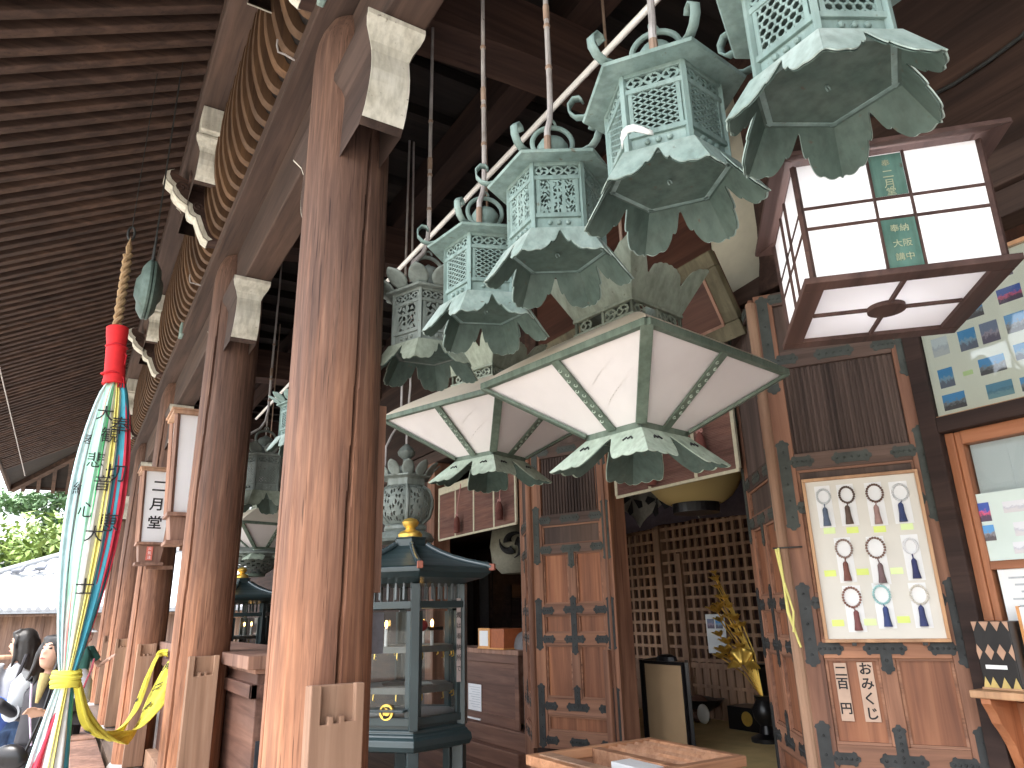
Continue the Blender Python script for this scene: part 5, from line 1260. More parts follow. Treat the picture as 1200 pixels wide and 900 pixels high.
    mb = MB(); mb.lathe([(.075, zt+.06), (.078, zt+.082), (.065, zt+.098), (.036, zt+.11), (.03, zt+.122), (.048, zt+.14), (.055, zt+.16), (.04, zt+.178), (.015, zt+.187), (.001, zt+.188)], 24); mb.build('gold_knob', M['gold'], rf, smooth=True)
    if detail:
        F = Face(c6[5]+R(30), ap-.012, 0)
        mb = MB(); F.bar(mb, (-.145, 1.005), (.145, 1.005), .012, .135); B(mb, 'front_board', bevel=.003); F = Face(c6[5]+R(30), ap-.004, 0)
        mb = MB(); mb.tube([F.p(.02, .995, -.004), F.p(.02, .995, .012)], .042, 24); cr = B(mb, 'gold_crest', M['gold'])
        mb = MB()
        for k in range(3):
            a0 = R(120)*k; mb.tube([F.p(.02+.026*math.cos(a0+t*.5), .995+.026*math.sin(a0+t*.5), .013) for t in range(5)], [.009, .008, .006, .004, .002], 6)
        mb.build('commas', M['ink'], cr)
        F = Face(c6[0]+R(30), ap+.012, 0)
        mb = MB(); mb.strip([[F.p(.115, 1.13), F.p(.148, 1.13)], [F.p(.115, 1.60), F.p(.148, 1.60)]]); sg = B(mb, 'paper_strip', cm((.50, .42, .40), .7))
        for i, ch in enumerate('蝋燭は奉納所で'):
            text_mesh(ch, .038, M['ink'], .0003, 'lettering', sg, frame_mat(F.p(.1315, 1.56-.06*i, .002), F.t, (0, 0, 1)))
        F = Face(c6[0]+R(30), ap-.06, 0); mb = MB(); mb.ball(F.p(-.10, 1.45), .045, 10, 7, (1, 1, .8)); B(mb, 'red_ornament', cm((.35, .04, .05), .5), smooth=True)
        mb = MB(); F.bar(mb, (-.05, 1.43), (.05, 1.43), .02, .05); B(mb, 'lock_plate', M['black'])
    return r
aa = camaz(1.85, 4.30)
shrine((1.85, 4.30, .12), aa+R(6), 'dark green lacquered candle shrine with gold knob and glass panes behind the near pillar')
shrine((1.78, 9.15, .12), aa, 'far candle shrine with gold knob seen between the two near pillars', False)
# small boards hung beside the near pillar
mb = MB(); mb.box(1.10, 1.155, 2.99, 3.01, 1.72, 2.55); tag(mb.build('wooden_batten', M['lampwood'], bevel=.003), 'thin upright brown batten fixed beside the nearest pillar', 'board')
mb = MB(); mb.box(1.13, 1.215, 3.09, 3.10, 1.47, 1.64); tag(mb.build('small_plate', cm((.20, .20, .23), .5), bevel=.003), 'small blank grey plate low beside the nearest pillar', 'plate')

# ------------------------------------------------------------------ wooden lamps on the pillars
def post_lamp(loc, label, lettered):
    r = thing('pillar_lamp', label, 'lamp', loc, 0, 'wooden lamps on the outer side of the pillars'); Wm = M['lampwood']
    def B(mb, n, mm=Wm, **k): return mb.build(n, mm, r, **k)
    H = .80; wt, wb = .175, .135
    mb = MB()
    for a, b in ((1, 1), (-1, 1), (-1, -1), (1, -1)): mb.bar((a*wb, b*wb, .0), (a*wt, b*wt, H), .032, .032, (a, b, 0))
    B(mb, 'posts', bevel=.002)
    mb = MB(); mb.box(-wt-.035, wt+.035, -wt-.035, wt+.035, H, H+.03); mb.box(-wt-.05, wt+.05, -wt-.05, wt+.05, H+.0305, H+.045); B(mb, 'cap', M['guard'], bevel=.003)
    mb = MB(); mb.box(-wb-.025, wb+.025, -wb-.025, wb+.025, -.03, -.0005); B(mb, 'lower_rail', bevel=.003)
    mb = MB(); q = [(-wb-.0, -.031), (wb, -.031), (wb-.025, -.22), (-wb+.025, -.22)]; mb.prism(q, (0, -wb+.01, 0), (1, 0, 0), (0, 0, 1), (0, 1, 0), 2*wb-.02); B(mb, 'skirt_box', bevel=.003)
    mb = MB(); mb.box(-wb-.01, wb+.01, -wb-.01, wb+.01, -.25, -.2205); B(mb, 'bottom_board', bevel=.003)
    mb = MB(); mb.box(-.02, .26, -.02, .02, -.29, -.2505); B(mb, 'wall_arm', M['lampwood'])
    mb = MB()
    for d in ((1, 0), (0, 1), (-1, 0), (0, -1)):
        n = Vector((d[0], d[1], 0)); t = Vector((-d[1], d[0], 0)); mb.strip([[n*(wb-.01)-t*wb+Vector((0, 0, .0)), n*(wb-.01)+t*wb], [n*(wt-.01)-t*wt+Vector((0, 0, H)), n*(wt-.01)+t*wt+Vector((0, 0, H))]])
    pp = B(mb, 'paper', M['paper'])
    if lettered:
        tl = Vector((0, -(wt-wb), H)).normalized()
        for i, ch in enumerate('二月堂'): text_mesh(ch, .155, M['ink'], .0005, 'lettering', pp, frame_mat((0, -(wb-.01)-(wt-wb)*(.78-.26*i)-.004, H*(.78-.26*i)), (1, 0, 0), tl), bold=.003)
        mb = MB(); mb.box(-.045, .02, -wb+.0, -wb+.004, -.20, -.05); lb = B(mb, 'red_label', cm((.62, .16, .12), .7))
        for i, ch in enumerate('火気注'): text_mesh(ch, .04, M['white'], .0004, 'lettering', lb, frame_mat((-.012, -wb-.002, -.075-.048*i), (1, 0, 0), (0, 0, 1)))
    return r
post_lamp((.765, 9.25, 2.49), 'wooden paper lamp lettered for the second month hall, on the third pillar', True)
post_lamp((.765, 6.42, 2.46), 'blank white wooden paper lamp partly hidden by the second pillar', False)

# ------------------------------------------------------------------ gong and five-coloured bell rope
r = thing('temple_gong', 'flat round grey-green bronze gong hung by iron links under the eaves', 'gong', (.195, 5.0, 3.77))
mb = MB(); gp = [(.001, -.085), (.06, -.082), (.10, -.06), (.15, -.055), (.19, -.03), (.205, -.018), (.205, -.004), (.185, 0), (.205, .004), (.205, .018), (.19, .03), (.15, .055), (.10, .06), (.06, .082), (.001, .085)]
mb.lathe(gp, 36, caps=False); g_ = mb.build('gong_body', M['darkbronze'], r, smooth=True); g_.rotation_euler = (0, R(90), R(2))
for sg in (-1, 1):
    mb = MB(); c = (0, sg*.07, .30)
    mb.tube([(0, sg*.07+.018*math.sin(t), .28+(.07 if math.cos(t) > 0 else -.07)+.02*math.cos(t)) for t in [R(30)*q for q in range(13)]], .006, 6)
    mb.tube([(0, sg*.07, .36), (0, sg*.07, .42), (0, sg*.07, zr(.2)-3.77+.06)], .0028, 6); mb.tube([(0, sg*.07, .22), (0, sg*.06, .185), (0, sg*.05, .16)], .012, 6); mb.build('iron_link', M['iron'], r, smooth=True)
r = thing('bell_rope', 'five-coloured cloth bell rope with red binding, tied with a yellow sash', 'bell rope', (.03, 5.0, 0))
mb = MB()
def ropept(z): return (.012-.0+.0035*(4.05-z)*2, 0, z)
zs = [4.0-.02*i for i in range(31)]
for ph in (0, math.pi): mb.tube([(ropept(z)[0]+.016*math.cos(z*55+ph), .016*math.sin(z*55+ph), z) for z in zs], .017, 7)
for ph in (0, 2, 4): mb.tube([(ropept(z)[0]+.012*math.cos(z*30+ph)-.006, .012*math.sin(z*30+ph), z) for z in [3.72-.02*q for q in range(12)]], .008, 6)
mb.tube([(.012, 0, 4.0), (.02, 0, 4.05), (.012, 0, 4.12), (.005, 0, 4.05), (.012, 0, 4.0)], .014, 7); mb.build('hemp_rope', M['ropeM'], r, smooth=True)
mb = MB(); mb.tube([(.012+.02*math.sin(t), 0, 4.16+.05*math.cos(t)) for t in [R(30)*q for q in range(13)]], .008, 6); mb.tube([(.012, 0, 4.2), (.012, 0, 4.4), (.012, 0, zr(.0)+.1)], .003, 6); mb.build('iron_link', M['iron'], r, smooth=True)
mb = MB(); rows = [(.052, 3.47), (.066, 3.46), (.064, 3.40), (.058, 3.35), (.060, 3.30), (.060, 3.2), (.062, 3.12), (.070, 3.08)]
mb.tube([(.02+.03*(3.47-z)/.39, 0, z) for x, z in rows], [x for x, z in rows], 18); mb.build('red_binding', M['red'], r, smooth=True)
mb = MB()
for z in (3.33, 3.14): mb.tube([(.033+.063*math.cos(t), .063*math.sin(t), z+.004*math.sin(3*t)) for t in [R(20)*q for q in range(19)]], .006, 5)
for sg in (-.4, .5, 1.4): mb.tube([(.07, -.03, 3.15), (.085+.01*sg, -.045, 3.11), (.08+.02*sg, -.05, 3.05)], .005, 5)
mb.tube([(.075, -.03, 3.3), (.095, -.035, 3.27), (.09, -.035, 3.21)], .005, 5); mb.build('red_cord', cm((.45, .01, .02), .8), r, smooth=True)
# strips: (material, x at widest, width, front offset, end x at the floor, writing)
KN = (.045, 0, 1.33)
STR = [('cl_cyan', -.115, .055, -.03, -.12, ''), ('cl_white', -.085, .080, -.02, -.02, '奉納'), ('cl_pink', -.055, .026, -.045, .10, ''), ('cl_mint', -.035, .100, -.055, .12, '大悲心'), ('cl_green', -.005, .030, -.062, .10, ''), ('cl_white', .025, .100, -.066, .045, '観音大士'), ('cl_yellow', .060, .034, -.072, .015, ''), ('cl_blue', .105, .130, -.050, .06, '奉切恵'), ('cl_blue', .150, .060, -.015, .08, ''), ('cl_white', .14, .04, .045, .10, ''), ('cl_crimson', .165, .055, -.045, -.18, ''), ('cl_crimson', .13, .050, -.035, -.075, ''), ('cl_yellow', .09, .04, .05, .085, ''), ('cl_mint', .0, .07, .06, -.12, ''), ('cl_white', .06, .07, .055, .06, '')]
def strip_path(xw, fo, xe, back):
    pts = []
    for q in range(41):
        z = 3.09-q*(3.09-.06)/40
        if z > 1.33:
            t = (3.09-z)/(3.09-1.33); k = math.sin(math.pi*t**.85)**.8 if t < 1 else 0
            top = .055+xw*.28; bot = KN[0]-.0+xw*.20; base = top+(bot-top)*t
            x = base+(xw*.86)*k+.0; y = fo*(.55+.6*k)
        else:
            t = (1.33-z)/1.33; x = KN[0]+xw*.20+(xe-KN[0]-.02)*t**.85; y = fo*(.5+.6*t)
        if back and z < 1.33: y = .05+.05*t
        pts.append((x, y, z))
    return pts
for i, (mt, xw, wd, fo, xe, txt) in enumerate(STR):
    xw = xw*.72 if xw > 0 else xw*.95; wd *= .88
    pts = strip_path(xw, fo, xe, mt in ('cl_blue', 'cl_mint', 'cl_green', 'cl_pink')); mb = MB(); rows = []
    for (x, y, z) in pts:
        t = abs(z-1.33); t2 = 3.09-z; kw = .34+.66*min(1, t/.7)*min(1, .45+t2/.9)
        row = []
        for c in range(9):
            u = -1+c/4; row.append((x+wd*.56*kw*u*(1 if z > 1.33 else 1.35), y+.012*math.cos(u*4.3+i)+.008*math.sin(z*3+i)+.018*u*u, z))
        rows.append(row)
    mb.strip(rows); sp_ = mb.build('cloth_strip', M[mt], r, smooth=True, solid=.002)
    for k, ch in enumerate(txt):
        zz = 2.86-.30*k-.07*(i % 3)-(.1 if len(txt) < 3 else 0)
        if zz < 1.5: continue
        q = min(range(41), key=lambda n_: abs(pts[n_][2]-zz)); x, y, z = pts[q]
        text_mesh(ch, min(wd*1.15, .12), M['ink'] if mt != 'cl_pink' else cm((.5, .05, .08)), .0006, 'lettering', sp_, frame_mat((x, y-.020, zz), (1, .0, 0), (0, 0, 1)), bold=.0)
mb = MB()
for dz, rr in ((-.03, .061), (-.012, .066), (.01, .067), (.03, .062)): mb.tube([(KN[0]+rr*math.cos(t), rr*.85*math.sin(t), KN[2]+dz+.006*math.sin(2*t+dz*50)) for t in [R(15)*q for q in range(25)]], .014, 7)
mb.lathe([(.058, -.045), (.064, 0), (.058, .045)], 18, KN); mb.build('yellow_sash', M['cl_brightyellow'], r, smooth=True)
# yellow cloth from the knot up to the rail end
r = thing('yellow_cloth', 'bright yellow lettered cloth sagging from the rope knot to a wooden rail', 'cloth', (.5, 5.8, 0))
def cloth(pts, wds, fold, name):
    mb = MB(); rows = []
    P_ = [Vector(p) for p in pts]
    # catmull-rom
    S = []
    for i in range(len(P_)-1):
        p0, p1, p2, p3 = P_[max(i-1, 0)], P_[i], P_[i+1], P_[min(i+2, len(P_)-1)]
        for q in range(10):
            t = q/10; S.append((.5*((2*p1)+(p2-p0)*t+(2*p0-5*p1+4*p2-p3)*t*t+(3*p1-p0-3*p2+p3)*t**3), wds[i]*(1-t)+wds[i+1]*t))
    S.append((P_[-1], wds[-1]))
    for k, (p, wd) in enumerate(S):
        d = (S[min(k+1, len(S)-1)][0]-S[max(k-1, 0)][0]).normalized(); n = Vector((-.55, -.83, 0)); sd_ = d.cross(n).normalized(); n2 = sd_.cross(d)
        rows.append([p+sd_*(wd*u)+n2*(fold*math.cos(u*9+k*.03)*min(1, wd/.03)-.5*wd*u*u)-Vector((.5, 5.8, 0)) for u in [-1+c/8 for c in range(17)]])
    mb.strip(rows); return mb.build(name, M['cl_brightyellow'], r, smooth=True, solid=.002), S
c1, S1 = cloth([(.13, 5.0, 1.30), (.20, 5.1, 1.12), (.33, 5.3, .97), (.50, 5.7, .93), (.66, 6.2, 1.09), (.80, 6.55, 1.33), (.83, 6.62, 1.36)], [.02, .028, .032, .045, .115, .06, .04], .008, 'sash_tail')
c2, S2 = cloth([(.13, 4.98, 1.28), (.21, 5.1, 1.06), (.36, 5.4, .96), (.52, 6.0, 1.03), (.64, 6.5, 1.26), (.73, 6.85, 1.37), (.80, 6.85, 1.38)], [.02, .03, .03, .03, .025, .025, .03], .006, 'sash_tail')
for S_, o, ks, sz in ((S1, c1, (33, 38, 43, 48), .085), (S1, c1, (8, 13, 18), .05), (S2, c2, (12, 18, 25, 33), .045)):
    for k, ch in zip(ks, '奉納二月堂'):
        p = S_[k][0]-Vector((.5, 5.8, 0)); d = (S_[k+1][0]-S_[k-1][0]).normalized(); n = Vector((-.62, -.78, 0)); x = d.cross(n)
        text_mesh(ch, sz, M['ink'], .0008, 'lettering', o, frame_mat(p+n*.016, -x if x.x < 0 else x, d), bold=.002)
# wire under the eaves
mb = MB(); mb.tube([(-1.13, -2, zr(-1.13)-.07), (-1.13, 8, zr(-1.13)-.085), (-1.13, 19, zr(-1.13)-.07)], .009, 6); tag(mb.build('eave_wire', M['rod']), 'thin pale wire strung along under the outer rafters', 'wire')

# ------------------------------------------------------------------ people on the veranda
def person(label, loc, rz, joints, parts, head_dir=0, head_tilt=0, hair='long', cap=None, glasses=False):
    r = thing('person', label, 'person', loc, rz)
    def remesh(mb, name, mat, vox=.014, sm=4, mat2=None):
        o = mb.build(name, mat, r, smooth=True)
        m_ = o.modifiers.new('remesh', 'REMESH'); m_.mode = 'VOXEL'; m_.voxel_size = vox; m_.use_smooth_shade = True
        s_ = o.modifiers.new('smooth', 'SMOOTH'); s_.iterations = sm; s_.factor = .5
        return o
    J = joints; mb = MB()
    hd = Vector(J['head'])
    E = Matrix.Translation(hd) @ rotz(head_dir) @ Matrix.Rotation(head_tilt, 4, 'X')
    def hp(x, y, z): return E @ Vector((x, y, z))                       # face looks along -y
    def ring(c, rx, ry, n=14): return [hp(c[0]+rx*math.cos(2*math.pi*k/n), c[1]+ry*math.sin(2*math.pi*k/n), c[2]) for k in range(n)]
    hr = [((0, -.01, -.112), .022, .026), ((0, -.018, -.098), .042, .05), ((0, -.012, -.06), .06, .075), ((0, 0, -.01), .071, .092), ((0, .004, .04), .074, .096), ((0, .01, .08), .062, .08), ((0, .012, .108), .03, .042), ((0, .012, .115), .004, .005)]
    vs = []; n = 14
    for c, a, b in hr: vs += ring(c, a, b)
    mb.add(vs, [(i*n+k, i*n+(k+1) % n, (i+1)*n+(k+1) % n, (i+1)*n+k) for i in range(len(hr)-1) for k in range(n)]+[tuple(range(n)), tuple((len(hr)-1)*n+k for k in range(n))])
    mb.tube([hp(0, -.086, .012), hp(0, -.100, -.022), hp(0, -.088, -.032)], [.007, .011, .010], 8)         # nose
    mb.tube([hp(-.02, -.082, -.062), hp(.02, -.082, -.062)], .009, 8)                                     # lips
    for sg in (-1, 1): mb.ball(hp(sg*.073, .01, -.005), .022, 8, 6, (.5, .9, 1.2))
    mb.tube([J['neck'], hd+Vector((0, .015, -.06))], [.055, .048], 12)
    mb.tube([J['pelvis'], J['waist'], J['chest'], J['neck']], [.135, .118, .135, .06], 16, flat=.72)
    for s_ in 'lr':
        mb.tube([Vector(J['sh_'+s_])*.9+Vector(J['chest'])*.1, J['sh_'+s_], J['el_'+s_], J['wr_'+s_]], [.05, .052, .040, .026], 10)
        w_ = Vector(J['wr_'+s_]); e = Vector(J['el_'+s_]); d = (w_-e).normalized(); sd_ = d.orthogonal().normalized()
        mb.tube([w_, w_+d*.05, w_+d*.09], [.025, .036, .030], 8, flat=.5)
        for f in range(4): b_ = w_+d*.085+sd_*(-.027+.018*f); mb.tube([b_, b_+d*(.03+.006*(1.5-abs(f-1.5)))+d.cross(sd_)*.006, b_+d*.052+d.cross(sd_)*.022], [.0095, .009, .007], 6)
        mb.tube([w_+d*.02+sd_*.03, w_+d*.055+sd_*.052, w_+d*.08+sd_*.05], [.012, .010, .008], 6)
        mb.tube([J['hip_'+s_], J['kn_'+s_], J['an_'+s_]], [.085, .056, .038], 12)
        a = Vector(J['an_'+s_]); mb.tube([a+Vector((0, .05, -.05)), a+Vector((0, -.03, -.05)), a+Vector((0, -.15, -.062))], [.038, .045, .03], 10)
    remesh(mb, 'body', M['skin'], .012, 2)
    mb = MB()
    for sg in (-1, 1): mb.ball(hp(sg*.029, -.083, .012), .011, 8, 6, (1.2, .6, .6))
    for sg in (-1, 1): mb.tube([hp(sg*.014, -.088, .030), hp(sg*.030, -.088, .036), hp(sg*.046, -.078, .031)], .0035, 5)
    mb.build('eyes', M['hair'], r)
    mb = MB(); mb.tube([hp(-.020, -.086, -.060), hp(0, -.093, -.058), hp(.020, -.086, -.060)], [.003, .007, .003], 6); mb.build('lips', cm((.36, .12, .10), .5), r)
    mb = MB()
    if hair == 'long':
        mb.ball(hp(0, .018, .03), .098, 16, 10, (.92, 1.05, 1.0))
        for k in range(9):
            a = R(-10+25*k); x, y = .078*math.cos(a), .02+.085*math.sin(a)
            if y < -.02: continue
            mb.tube([hp(x, y, .03), hp(x*1.02, y*1.05+.01, -.06), hp(x*1.04, y*1.05+.012, -.14), hp(x*1.0, y+.01, -.22)], [.024, .024, .024, .012], 8)
        for x in (-.055, -.03, -.008, .016, .038, .058): mb.tube([hp(x*.7, -.02, .112), hp(x, -.074, .085), hp(x*1.12, -.090+abs(x)*.4, .050+.012*math.sin(x*90))], [.018, .016, .006], 6)
        for sg in (-1, 1): mb.tube([hp(sg*.07, -.035, .07), hp(sg*.086, -.045, .0), hp(sg*.088, -.03, -.09), hp(sg*.09, -.045, -.20)], [.02, .018, .02, .012], 8)
    else:
        mb.ball(hp(0, .02, .035), .096, 14, 9, (.9, 1.02, .95))
    remesh(mb, 'hair', M['hair'], .012, 3)
    if cap:
        mb = MB(); mb.ball(hp(0, .01, .06), .1, 14, 9, (.95, 1.05, .7)); mb.tube([hp(-.05, -.09, .05), hp(0, -.15, .045), hp(.05, -.09, .05)], [.02, .022, .02], 8, flat=.4); remesh(mb, 'cap', cap, .012, 2)
    for name, mat, kind in parts:
        mb = MB()
        if kind in ('tee', 'jacket'):
            g = .014 if kind == 'tee' else .028
            mb.tube([Vector(J['pelvis'])+Vector((0, 0, .0)), J['waist'], J['chest'], Vector(J['neck'])-Vector((0, 0, .035))], [.142+g, .128+g, .138+g, .085], 16, flat=.76)
            for s_ in 'lr':
                sh, el, wr = Vector(J['sh_'+s_]), Vector(J['el_'+s_]), Vector(J['wr_'+s_])
                if kind == 'tee': mb.tube([sh*.85+Vector(J['chest'])*.15, sh, sh.lerp(el, .7)], [.062, .067, .066], 12)
                else: mb.tube([sh*.85+Vector(J['chest'])*.15, sh, el, wr], [.066, .072, .062, .042], 12)
            remesh(mb, name, mat, .014, 3)
        elif kind == 'trousers':
            mb.tube([Vector(J['pelvis'])+Vector((0, 0, .06)), Vector(J['pelvis'])-Vector((0, 0, .06))], [.142, .15], 16, flat=.8)
            for s_ in 'lr': mb.tube([J['hip_'+s_], J['kn_'+s_], Vector(J['an_'+s_])-Vector((0, 0, .02))], [.098, .074, .062], 12)
            remesh(mb, name, mat, .014, 3)
        elif kind == 'shoes':
            for s_ in 'lr':
                a = Vector(J['an_'+s_]); mb.tube([a+Vector((0, .06, -.05)), a+Vector((0, -.03, -.048)), a+Vector((0, -.17, -.065))], [.045, .052, .036], 10)
            remesh(mb, name, mat, .012, 2)
    return r
def J0(**k):
    d = dict(pelvis=(0, 0, .86), waist=(0, 0, 1.0), chest=(0, 0, 1.20), neck=(0, .0, 1.36), head=(0, -.01, 1.475), sh_l=(.17, 0, 1.29), sh_r=(-.17, 0, 1.29), el_l=(.22, .03, 1.03), el_r=(-.22, .03, 1.03), wr_l=(.22, -.05, .80), wr_r=(-.22, -.05, .80),
             hip_l=(.08, 0, .84), hip_r=(-.08, 0, .84), kn_l=(.09, -.02, .46), kn_r=(-.09, -.02, .46), an_l=(.09, .0, .09), an_r=(-.09, .0, .09)); d.update(k); return d
# woman in the grey shirt: turned away, looking to the left
p1 = person('woman with long black hair in a grey shirt and blue jeans, seen from behind', (-.24, 7.8, 0), R(200), J0(), (('grey_shirt', M['greytee'], 'tee'), ('jeans', M['jean'], 'trousers'), ('shoes', M['blackcloth'], 'shoes')), head_dir=R(62))
r = thing('shoulder_bag', 'blue cloth shoulder bag on the hip of the woman in grey', 'bag', (-.40, 7.55, .93), R(190))
mb = MB(); mb.ball((0, 0, 0), .17, 16, 10, (1.0, .38, .95)); mb.box(-.15, .15, -.055, .055, -.02, .12); mb.build('bag_body', M['bluebag'], r, smooth=True, bevel=.02)
mb = MB(); mb.tube([(-.14, 0, .10), (-.16, .06, .3), (-.2, .02, .46)], .014, 6); mb.build('strap', M['blackcloth'], r, smooth=True)
# woman in the dark jacket looking up, one hand raised
p2 = person('woman in a dark jacket with light sleeves looking up, one hand raised', (.01, 6.3, 0), R(-28),
            J0(head=(.0, -.03, 1.43), neck=(0, .0, 1.31), chest=(0, .02, 1.16), sh_l=(.165, .01, 1.25), sh_r=(-.165, .01, 1.25), el_r=(-.22, .03, 1.03), wr_r=(-.25, -.17, 1.13), el_l=(.22, -.04, 1.0), wr_l=(.10, -.21, 1.06)),
            (('jacket', M['blackcloth'], 'jacket'), ('trousers', M['blackcloth'], 'trousers'), ('shoes', M['blackcloth'], 'shoes')), head_dir=R(-12), head_tilt=R(-18))
mb = MB()
for s_ in 'lr': pass
J2 = dict(sh_r=(-.165, .01, 1.25), el_r=(-.27, -.14, 1.09))
mb.tube([(-.15, .015, 1.265), (-.19, .015, 1.22), (-.222, .03, 1.06), (-.228, -.03, 1.055)], [.08, .083, .073, .066], 12); mb.tube([(.15, .02, 1.26), (.19, 0, 1.22), (.215, -.03, 1.1)], [.085, .083, .075], 12); mb.build('light_yoke', M['greycloth'], p2, smooth=True)
mb = MB(); mb.tube([(-.06, -.135, 1.24), (-.02, -.165, 1.05), (.02, -.16, .86)], .007, 5); mb.build('zip_piping', cm((.55, .45, .6), .6), p2, smooth=True)
mb = MB(); mb.tube([(0, -.085, 1.29), (.01, -.135, 1.22), (.012, -.165, 1.12)], [.042, .03, .012], 10, flat=.5); mb.build('scarf', cm((.42, .34, .15), .9), p2, smooth=True)
r = thing('camera', 'black camera hanging at the chest of the woman in the dark jacket', 'camera', (.13, 6.10, 1.10), R(-28))
mb = MB(); mb.box(-.06, .06, -.03, .03, -.04, .04); mb.lathe([(.034, -.03), (.034, .04), (.03, .045), (.001, .04)], 16, (0, -.06, 0)); mb.build('camera_body', M['black'], r, bevel=.006)
mb = MB(); mb.tube([(-.06, 0, .03), (-.10, .1, .22), (-.07, .2, .28)], .007, 5); mb.tube([(.06, 0, .03), (.07, .1, .22), (.03, .2, .28)], .007, 5); mb.build('neck_strap', cm((.3, .06, .08), .8), r, smooth=True)
r = thing('hand_bag', 'small black leather bag hanging at the hip of the woman in the dark jacket', 'bag', (-.16, 6.12, .80), R(-28))
mb = MB(); mb.ball((0, 0, 0), .12, 14, 9, (1, .45, .7)); mb.build('bag_body', M['black'], r, smooth=True)
mb = MB(); mb.tube([(.1, 0, .04), (.14, .05, .25), (.15, .1, .46)], .009, 6); mb.build('strap', M['black'], r, smooth=True)
person('person in a light shirt and dark cap at the left edge by the railing', (-.80, 9.6, 0), R(200), J0(), (('shirt', M['greycloth'], 'tee'), ('trousers', M['jean'], 'trousers'), ('shoes', M['blackcloth'], 'shoes')), cap=M['blackcloth'], hair='short')
person('person in a green top and white cap far along the pillars', (.33, 12.2, 0), R(60), J0(el_l=(.27, -.12, 1.06), wr_l=(.16, -.30, 1.15)), (('green_top', M['greencloth'], 'tee'), ('trousers', M['blackcloth'], 'trousers'), ('shoes', M['blackcloth'], 'shoes')), cap=M['white'], hair='short')

# ------------------------------------------------------------------ veranda railing
r = thing('veranda_railing', 'pale wooden railing along the outer edge and far end of the veranda', 'railing', (-1.6, 8, 0))
for z, wd in ((1.0, .09), (.66, .07), (.30, .07)):
    mb = MB(); mb.tube([(-.0, -14, z), (0, 11.2, z), (-.0, 11.6, z+.0)], wd/2, 10); mb.build('rail', M['guard'], r, smooth=True)
    mb = MB(); mb.tube([(-.05, 11.2, z), (4.5, 11.2, z)], wd/2, 10); mb.build('rail', M['guard'], r, smooth=True)
for k in range(14):
    mb = MB(); y = -14+k*1.9; mb.box(-.05, .05, y-.05, y+.05, .0, 1.0); mb.build('post', M['guard'], r)
for k in range(1, 3):
    mb = MB(); x = k*1.6; mb.box(x-.05, x+.05, 11.15, 11.25, 0, 1.0); mb.build('post', M['guard'], r)

# ------------------------------------------------------------------ beyond: hall with a tiled roof, pole, trees
def tilemat():
    m, nt, b = newmat('roof_tile'); v = objvec(nt, (1, 1, 1))
    n = noise(nt, v, 2.5, 4); nt.links.new(ramp(nt, n, [(.3, (.30, .31, .33)), (.7, (.42, .43, .45))]), b.inputs['Base Color']); b.inputs['Roughness'].default_value = .55
    return m
M['tile'] = tilemat()
plank = wood('hall_plank', (.10, .06, .045), (.18, .115, .09), (.27, .185, .15), 'Z', .8, .5)
r = thing('far_hall', 'low plank walled hall with a pale tiled roof beyond the veranda end', 'building', (-2.5, 33, -6))
def FB(mb, n, m, **k):
    o = mb.build(n, m, r, **k); o.location = (2.5, -33, 6); return o
mb = MB(); mb.box(-4.3, 6, 28.6, 34.6, -6, 2.06); FB(mb, 'wall', plank)
mb = MB()
for k in range(17): x = -4.2+k*.62; mb.box(x-.05, x+.05, 28.54, 28.599, -6, 2.0)
mb.box(-4.3, 6, 28.53, 28.598, .3, .42); FB(mb, 'wall_battens', plank)
def roofz(x, y): return min(2.06+(y-27.9)*.62, 4.25, 2.06+(x+4.9)*.42)
mb = MB(); vs = []
for i in range(25):
    y = 27.9+i*.15*1.0; row = []
    for q in range(250):
        x = -4.9+q*.05; row.append((x, y, roofz(x, y)+.045*abs(math.sin(q*math.pi/6))+.025*(i % 2)))
    vs.append(row)
mb.strip(vs); rf = FB(mb, 'roof', M['tile'])
mb = MB(); mb.tube([(.32, 31.45, 4.28), (7, 31.45, 4.28)], .16, 10); mb.tube([(-4.9, 27.95, 2.12), (.32, 31.45, 4.28)], .13, 10); mb.tube([(-2.6, 29.5, 3.0), (-.4, 29.9, 3.32)], .09, 8); mb.build('ridge_tiles', cm((.2, .21, .22), .6), rf, smooth=True)
mb = MB(); mb.box(-4.9, 7.5, 27.86, 27.92, 1.98, 2.10)
for k in range(50): x = -4.9+k*.25; mb.tube([(x, 27.85, 2.12), (x, 27.95, 2.12)], .07, 8)
mb.build('eave_tiles', cm((.22, .23, .25), .6), rf)
mb = MB(); mb.box(-4.8, 7, 28.0, 28.6, 1.90, 1.96); mb.build('eave_soffit', plank, rf)
for (x, y, z, rz, lb) in ((-.85, 29.82, 3.33, .4, 'grey pigeon on the roof ridge, higher and farther right'), (-1.45, 29.71, 3.24, -.5, 'grey pigeon on the roof ridge, lower and farther left')):
    b_ = thing('pigeon', lb, 'bird', (x, y, z), rz, 'pigeons on the far roof')
    mb = MB(); mb.tube([(-.26, 0, .06), (-.12, 0, .12), (.02, 0, .16), (.12, 0, .17), (.17, 0, .25), (.20, 0, .31), (.24, 0, .315)], [.02, .06, .09, .08, .05, .045, .012], 10); mb.tube([(0, .03, .1), (.02, .03, 0)], .01, 5); mb.tube([(0, -.03, .1), (.02, -.03, 0)], .01, 5); mb.build('body', cm((.16, .17, .20), .7), b_, smooth=True)
    for sg in (-1, 1):
        mb = MB(); mb.ball((-.04, sg*.07, .15), .09, 10, 6, (1.7, .3, .6)); mb.build('wing', cm((.12, .13, .15), .7), b_, smooth=True)
r = thing('utility_pole', 'reddish utility pole with crossarms and wires in front of the trees', 'pole', (-3.1, 40, -6))
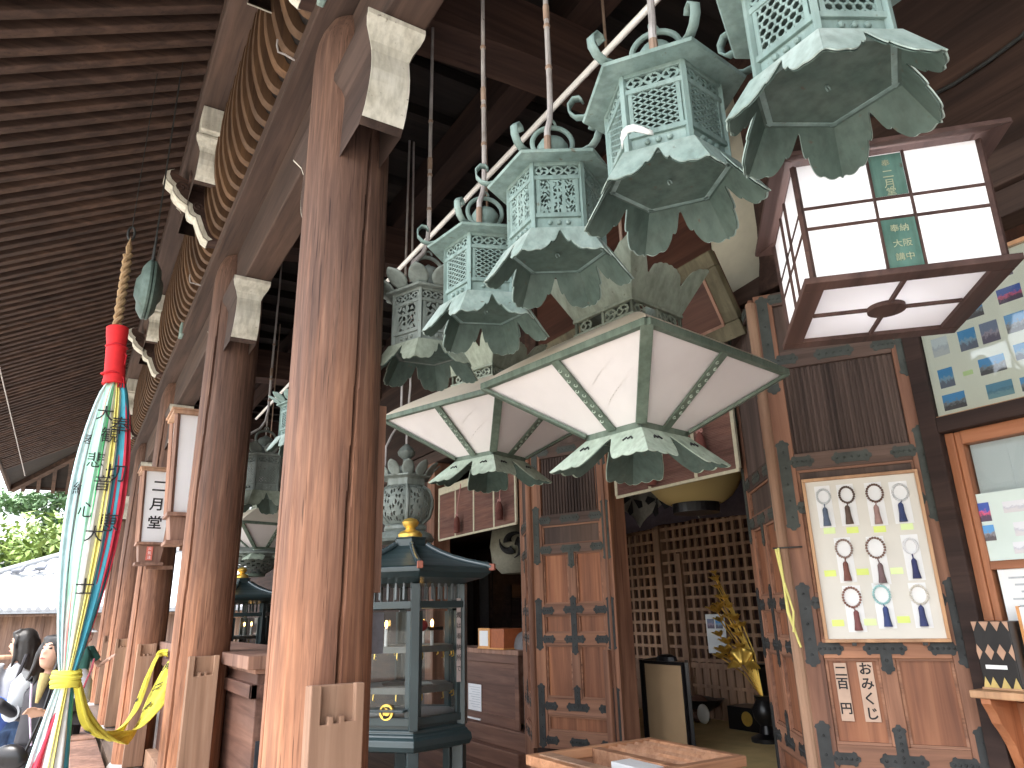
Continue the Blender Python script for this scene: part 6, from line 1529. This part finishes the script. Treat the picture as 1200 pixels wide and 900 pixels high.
mb = MB(); mb.tube([(0, 0, 0), (0, 0, 11.3)], [.16, .12], 10); mb.build('pole', cm((.38, .24, .19), .8), r, smooth=True)
for z in (10.3, 10.0, 9.3):
    mb = MB(); mb.box(-.55, .55, -.04, .04, z, z+.07); mb.build('crossarm', cm((.4, .4, .42), .5), r)
mb = MB()
for z, x in ((10.4, -.5), (10.4, .5), (9.4, .4)): mb.tube([(x, 0, z), (x-6, -2, z-.5), (x-14, -4, z)], .012, 4); mb.tube([(x, 0, z), (x+7, 2, z-.6), (x+15, 4, z)], .012, 4)
mb.build('wires', M['iron'], r)
def tree(label, x, y, z0, h, rad, kind, seed):
    rr = random.Random(seed); r = thing('pine_tree' if kind else 'broadleaf_tree', label, 'tree', (x, y, z0), 0, 'trees beyond the veranda')
    mb = MB(); mb.tube([(0, 0, 0), (.1, 0, h*.4), (0, .1, h*.75), (.05, 0, h*.96)], [.32, .24, .13, .04], 10)
    br = []
    for k in range(26 if kind else 18):
        zz = h*(.28+.68*k/26) if kind else h*(.35+.5*rr.random()); a = rr.uniform(0, 6.28); L = rad*(1.15-.85*(zz/h))*rr.uniform(.75, 1.15) if kind else rad*rr.uniform(.6, 1)
        tip = Vector((L*math.cos(a), L*math.sin(a), zz+(L*.10 if kind else L*.5))); br.append((Vector((0, 0, zz)), tip)); mb.tube([(0, 0, zz), Vector((0, 0, zz)).lerp(tip, .5)+Vector((0, 0, .15)), tip], [.07, .045, .015], 6)
    mb.build('trunk', M['bark'], r, smooth=True)
    mb = MB(); vs, fs = [], []
    for (a, b) in br:
        nc = 10 if kind else 12
        for c in range(nc):
            ctr = a.lerp(b, .25+.8*c/nc)+Vector((rr.gauss(0, .28), rr.gauss(0, .28), rr.gauss(0, .14)))
            sp_ = (.55, .55, .16) if kind else (.6, .6, .45)
            for q in range(46 if kind else 60):
                p = ctr+Vector((rr.gauss(0, sp_[0]), rr.gauss(0, sp_[1]), rr.gauss(0, sp_[2])))
                e = Euler((rr.uniform(-.9, .9), rr.uniform(-.9, .9), rr.uniform(0, 6.28))).to_matrix(); s_ = rr.uniform(.11, .22); o_ = len(vs)
                vs += [p+e @ Vector(v) for v in ((-s_*1.3, 0, 0), (0, -s_*.5, 0), (s_*1.3, 0, .02), (0, s_*.5, 0))]; fs.append((o_, o_+1, o_+2, o_+3))
    mb.add(vs, fs); mb.build('crown', M['leafA'] if kind else M['leafB'], r, recalc=False)
tree('tall layered evergreen tree behind the far hall, at the left edge', -6.5, 47, -6, 17.5, 6.0, 1, 3)
tree('tall layered evergreen tree nearest the coloured strips', -1.2, 49, -6, 17.0, 6.0, 1, 8)
tree('yellow-green leafy tree just above the tiled roof ridge', -.9, 41, -6, 12.2, 3.4, 0, 5)
tree('layered evergreen tree seen between the far pillars', 4.5, 48, -6, 16.5, 6.0, 1, 11)
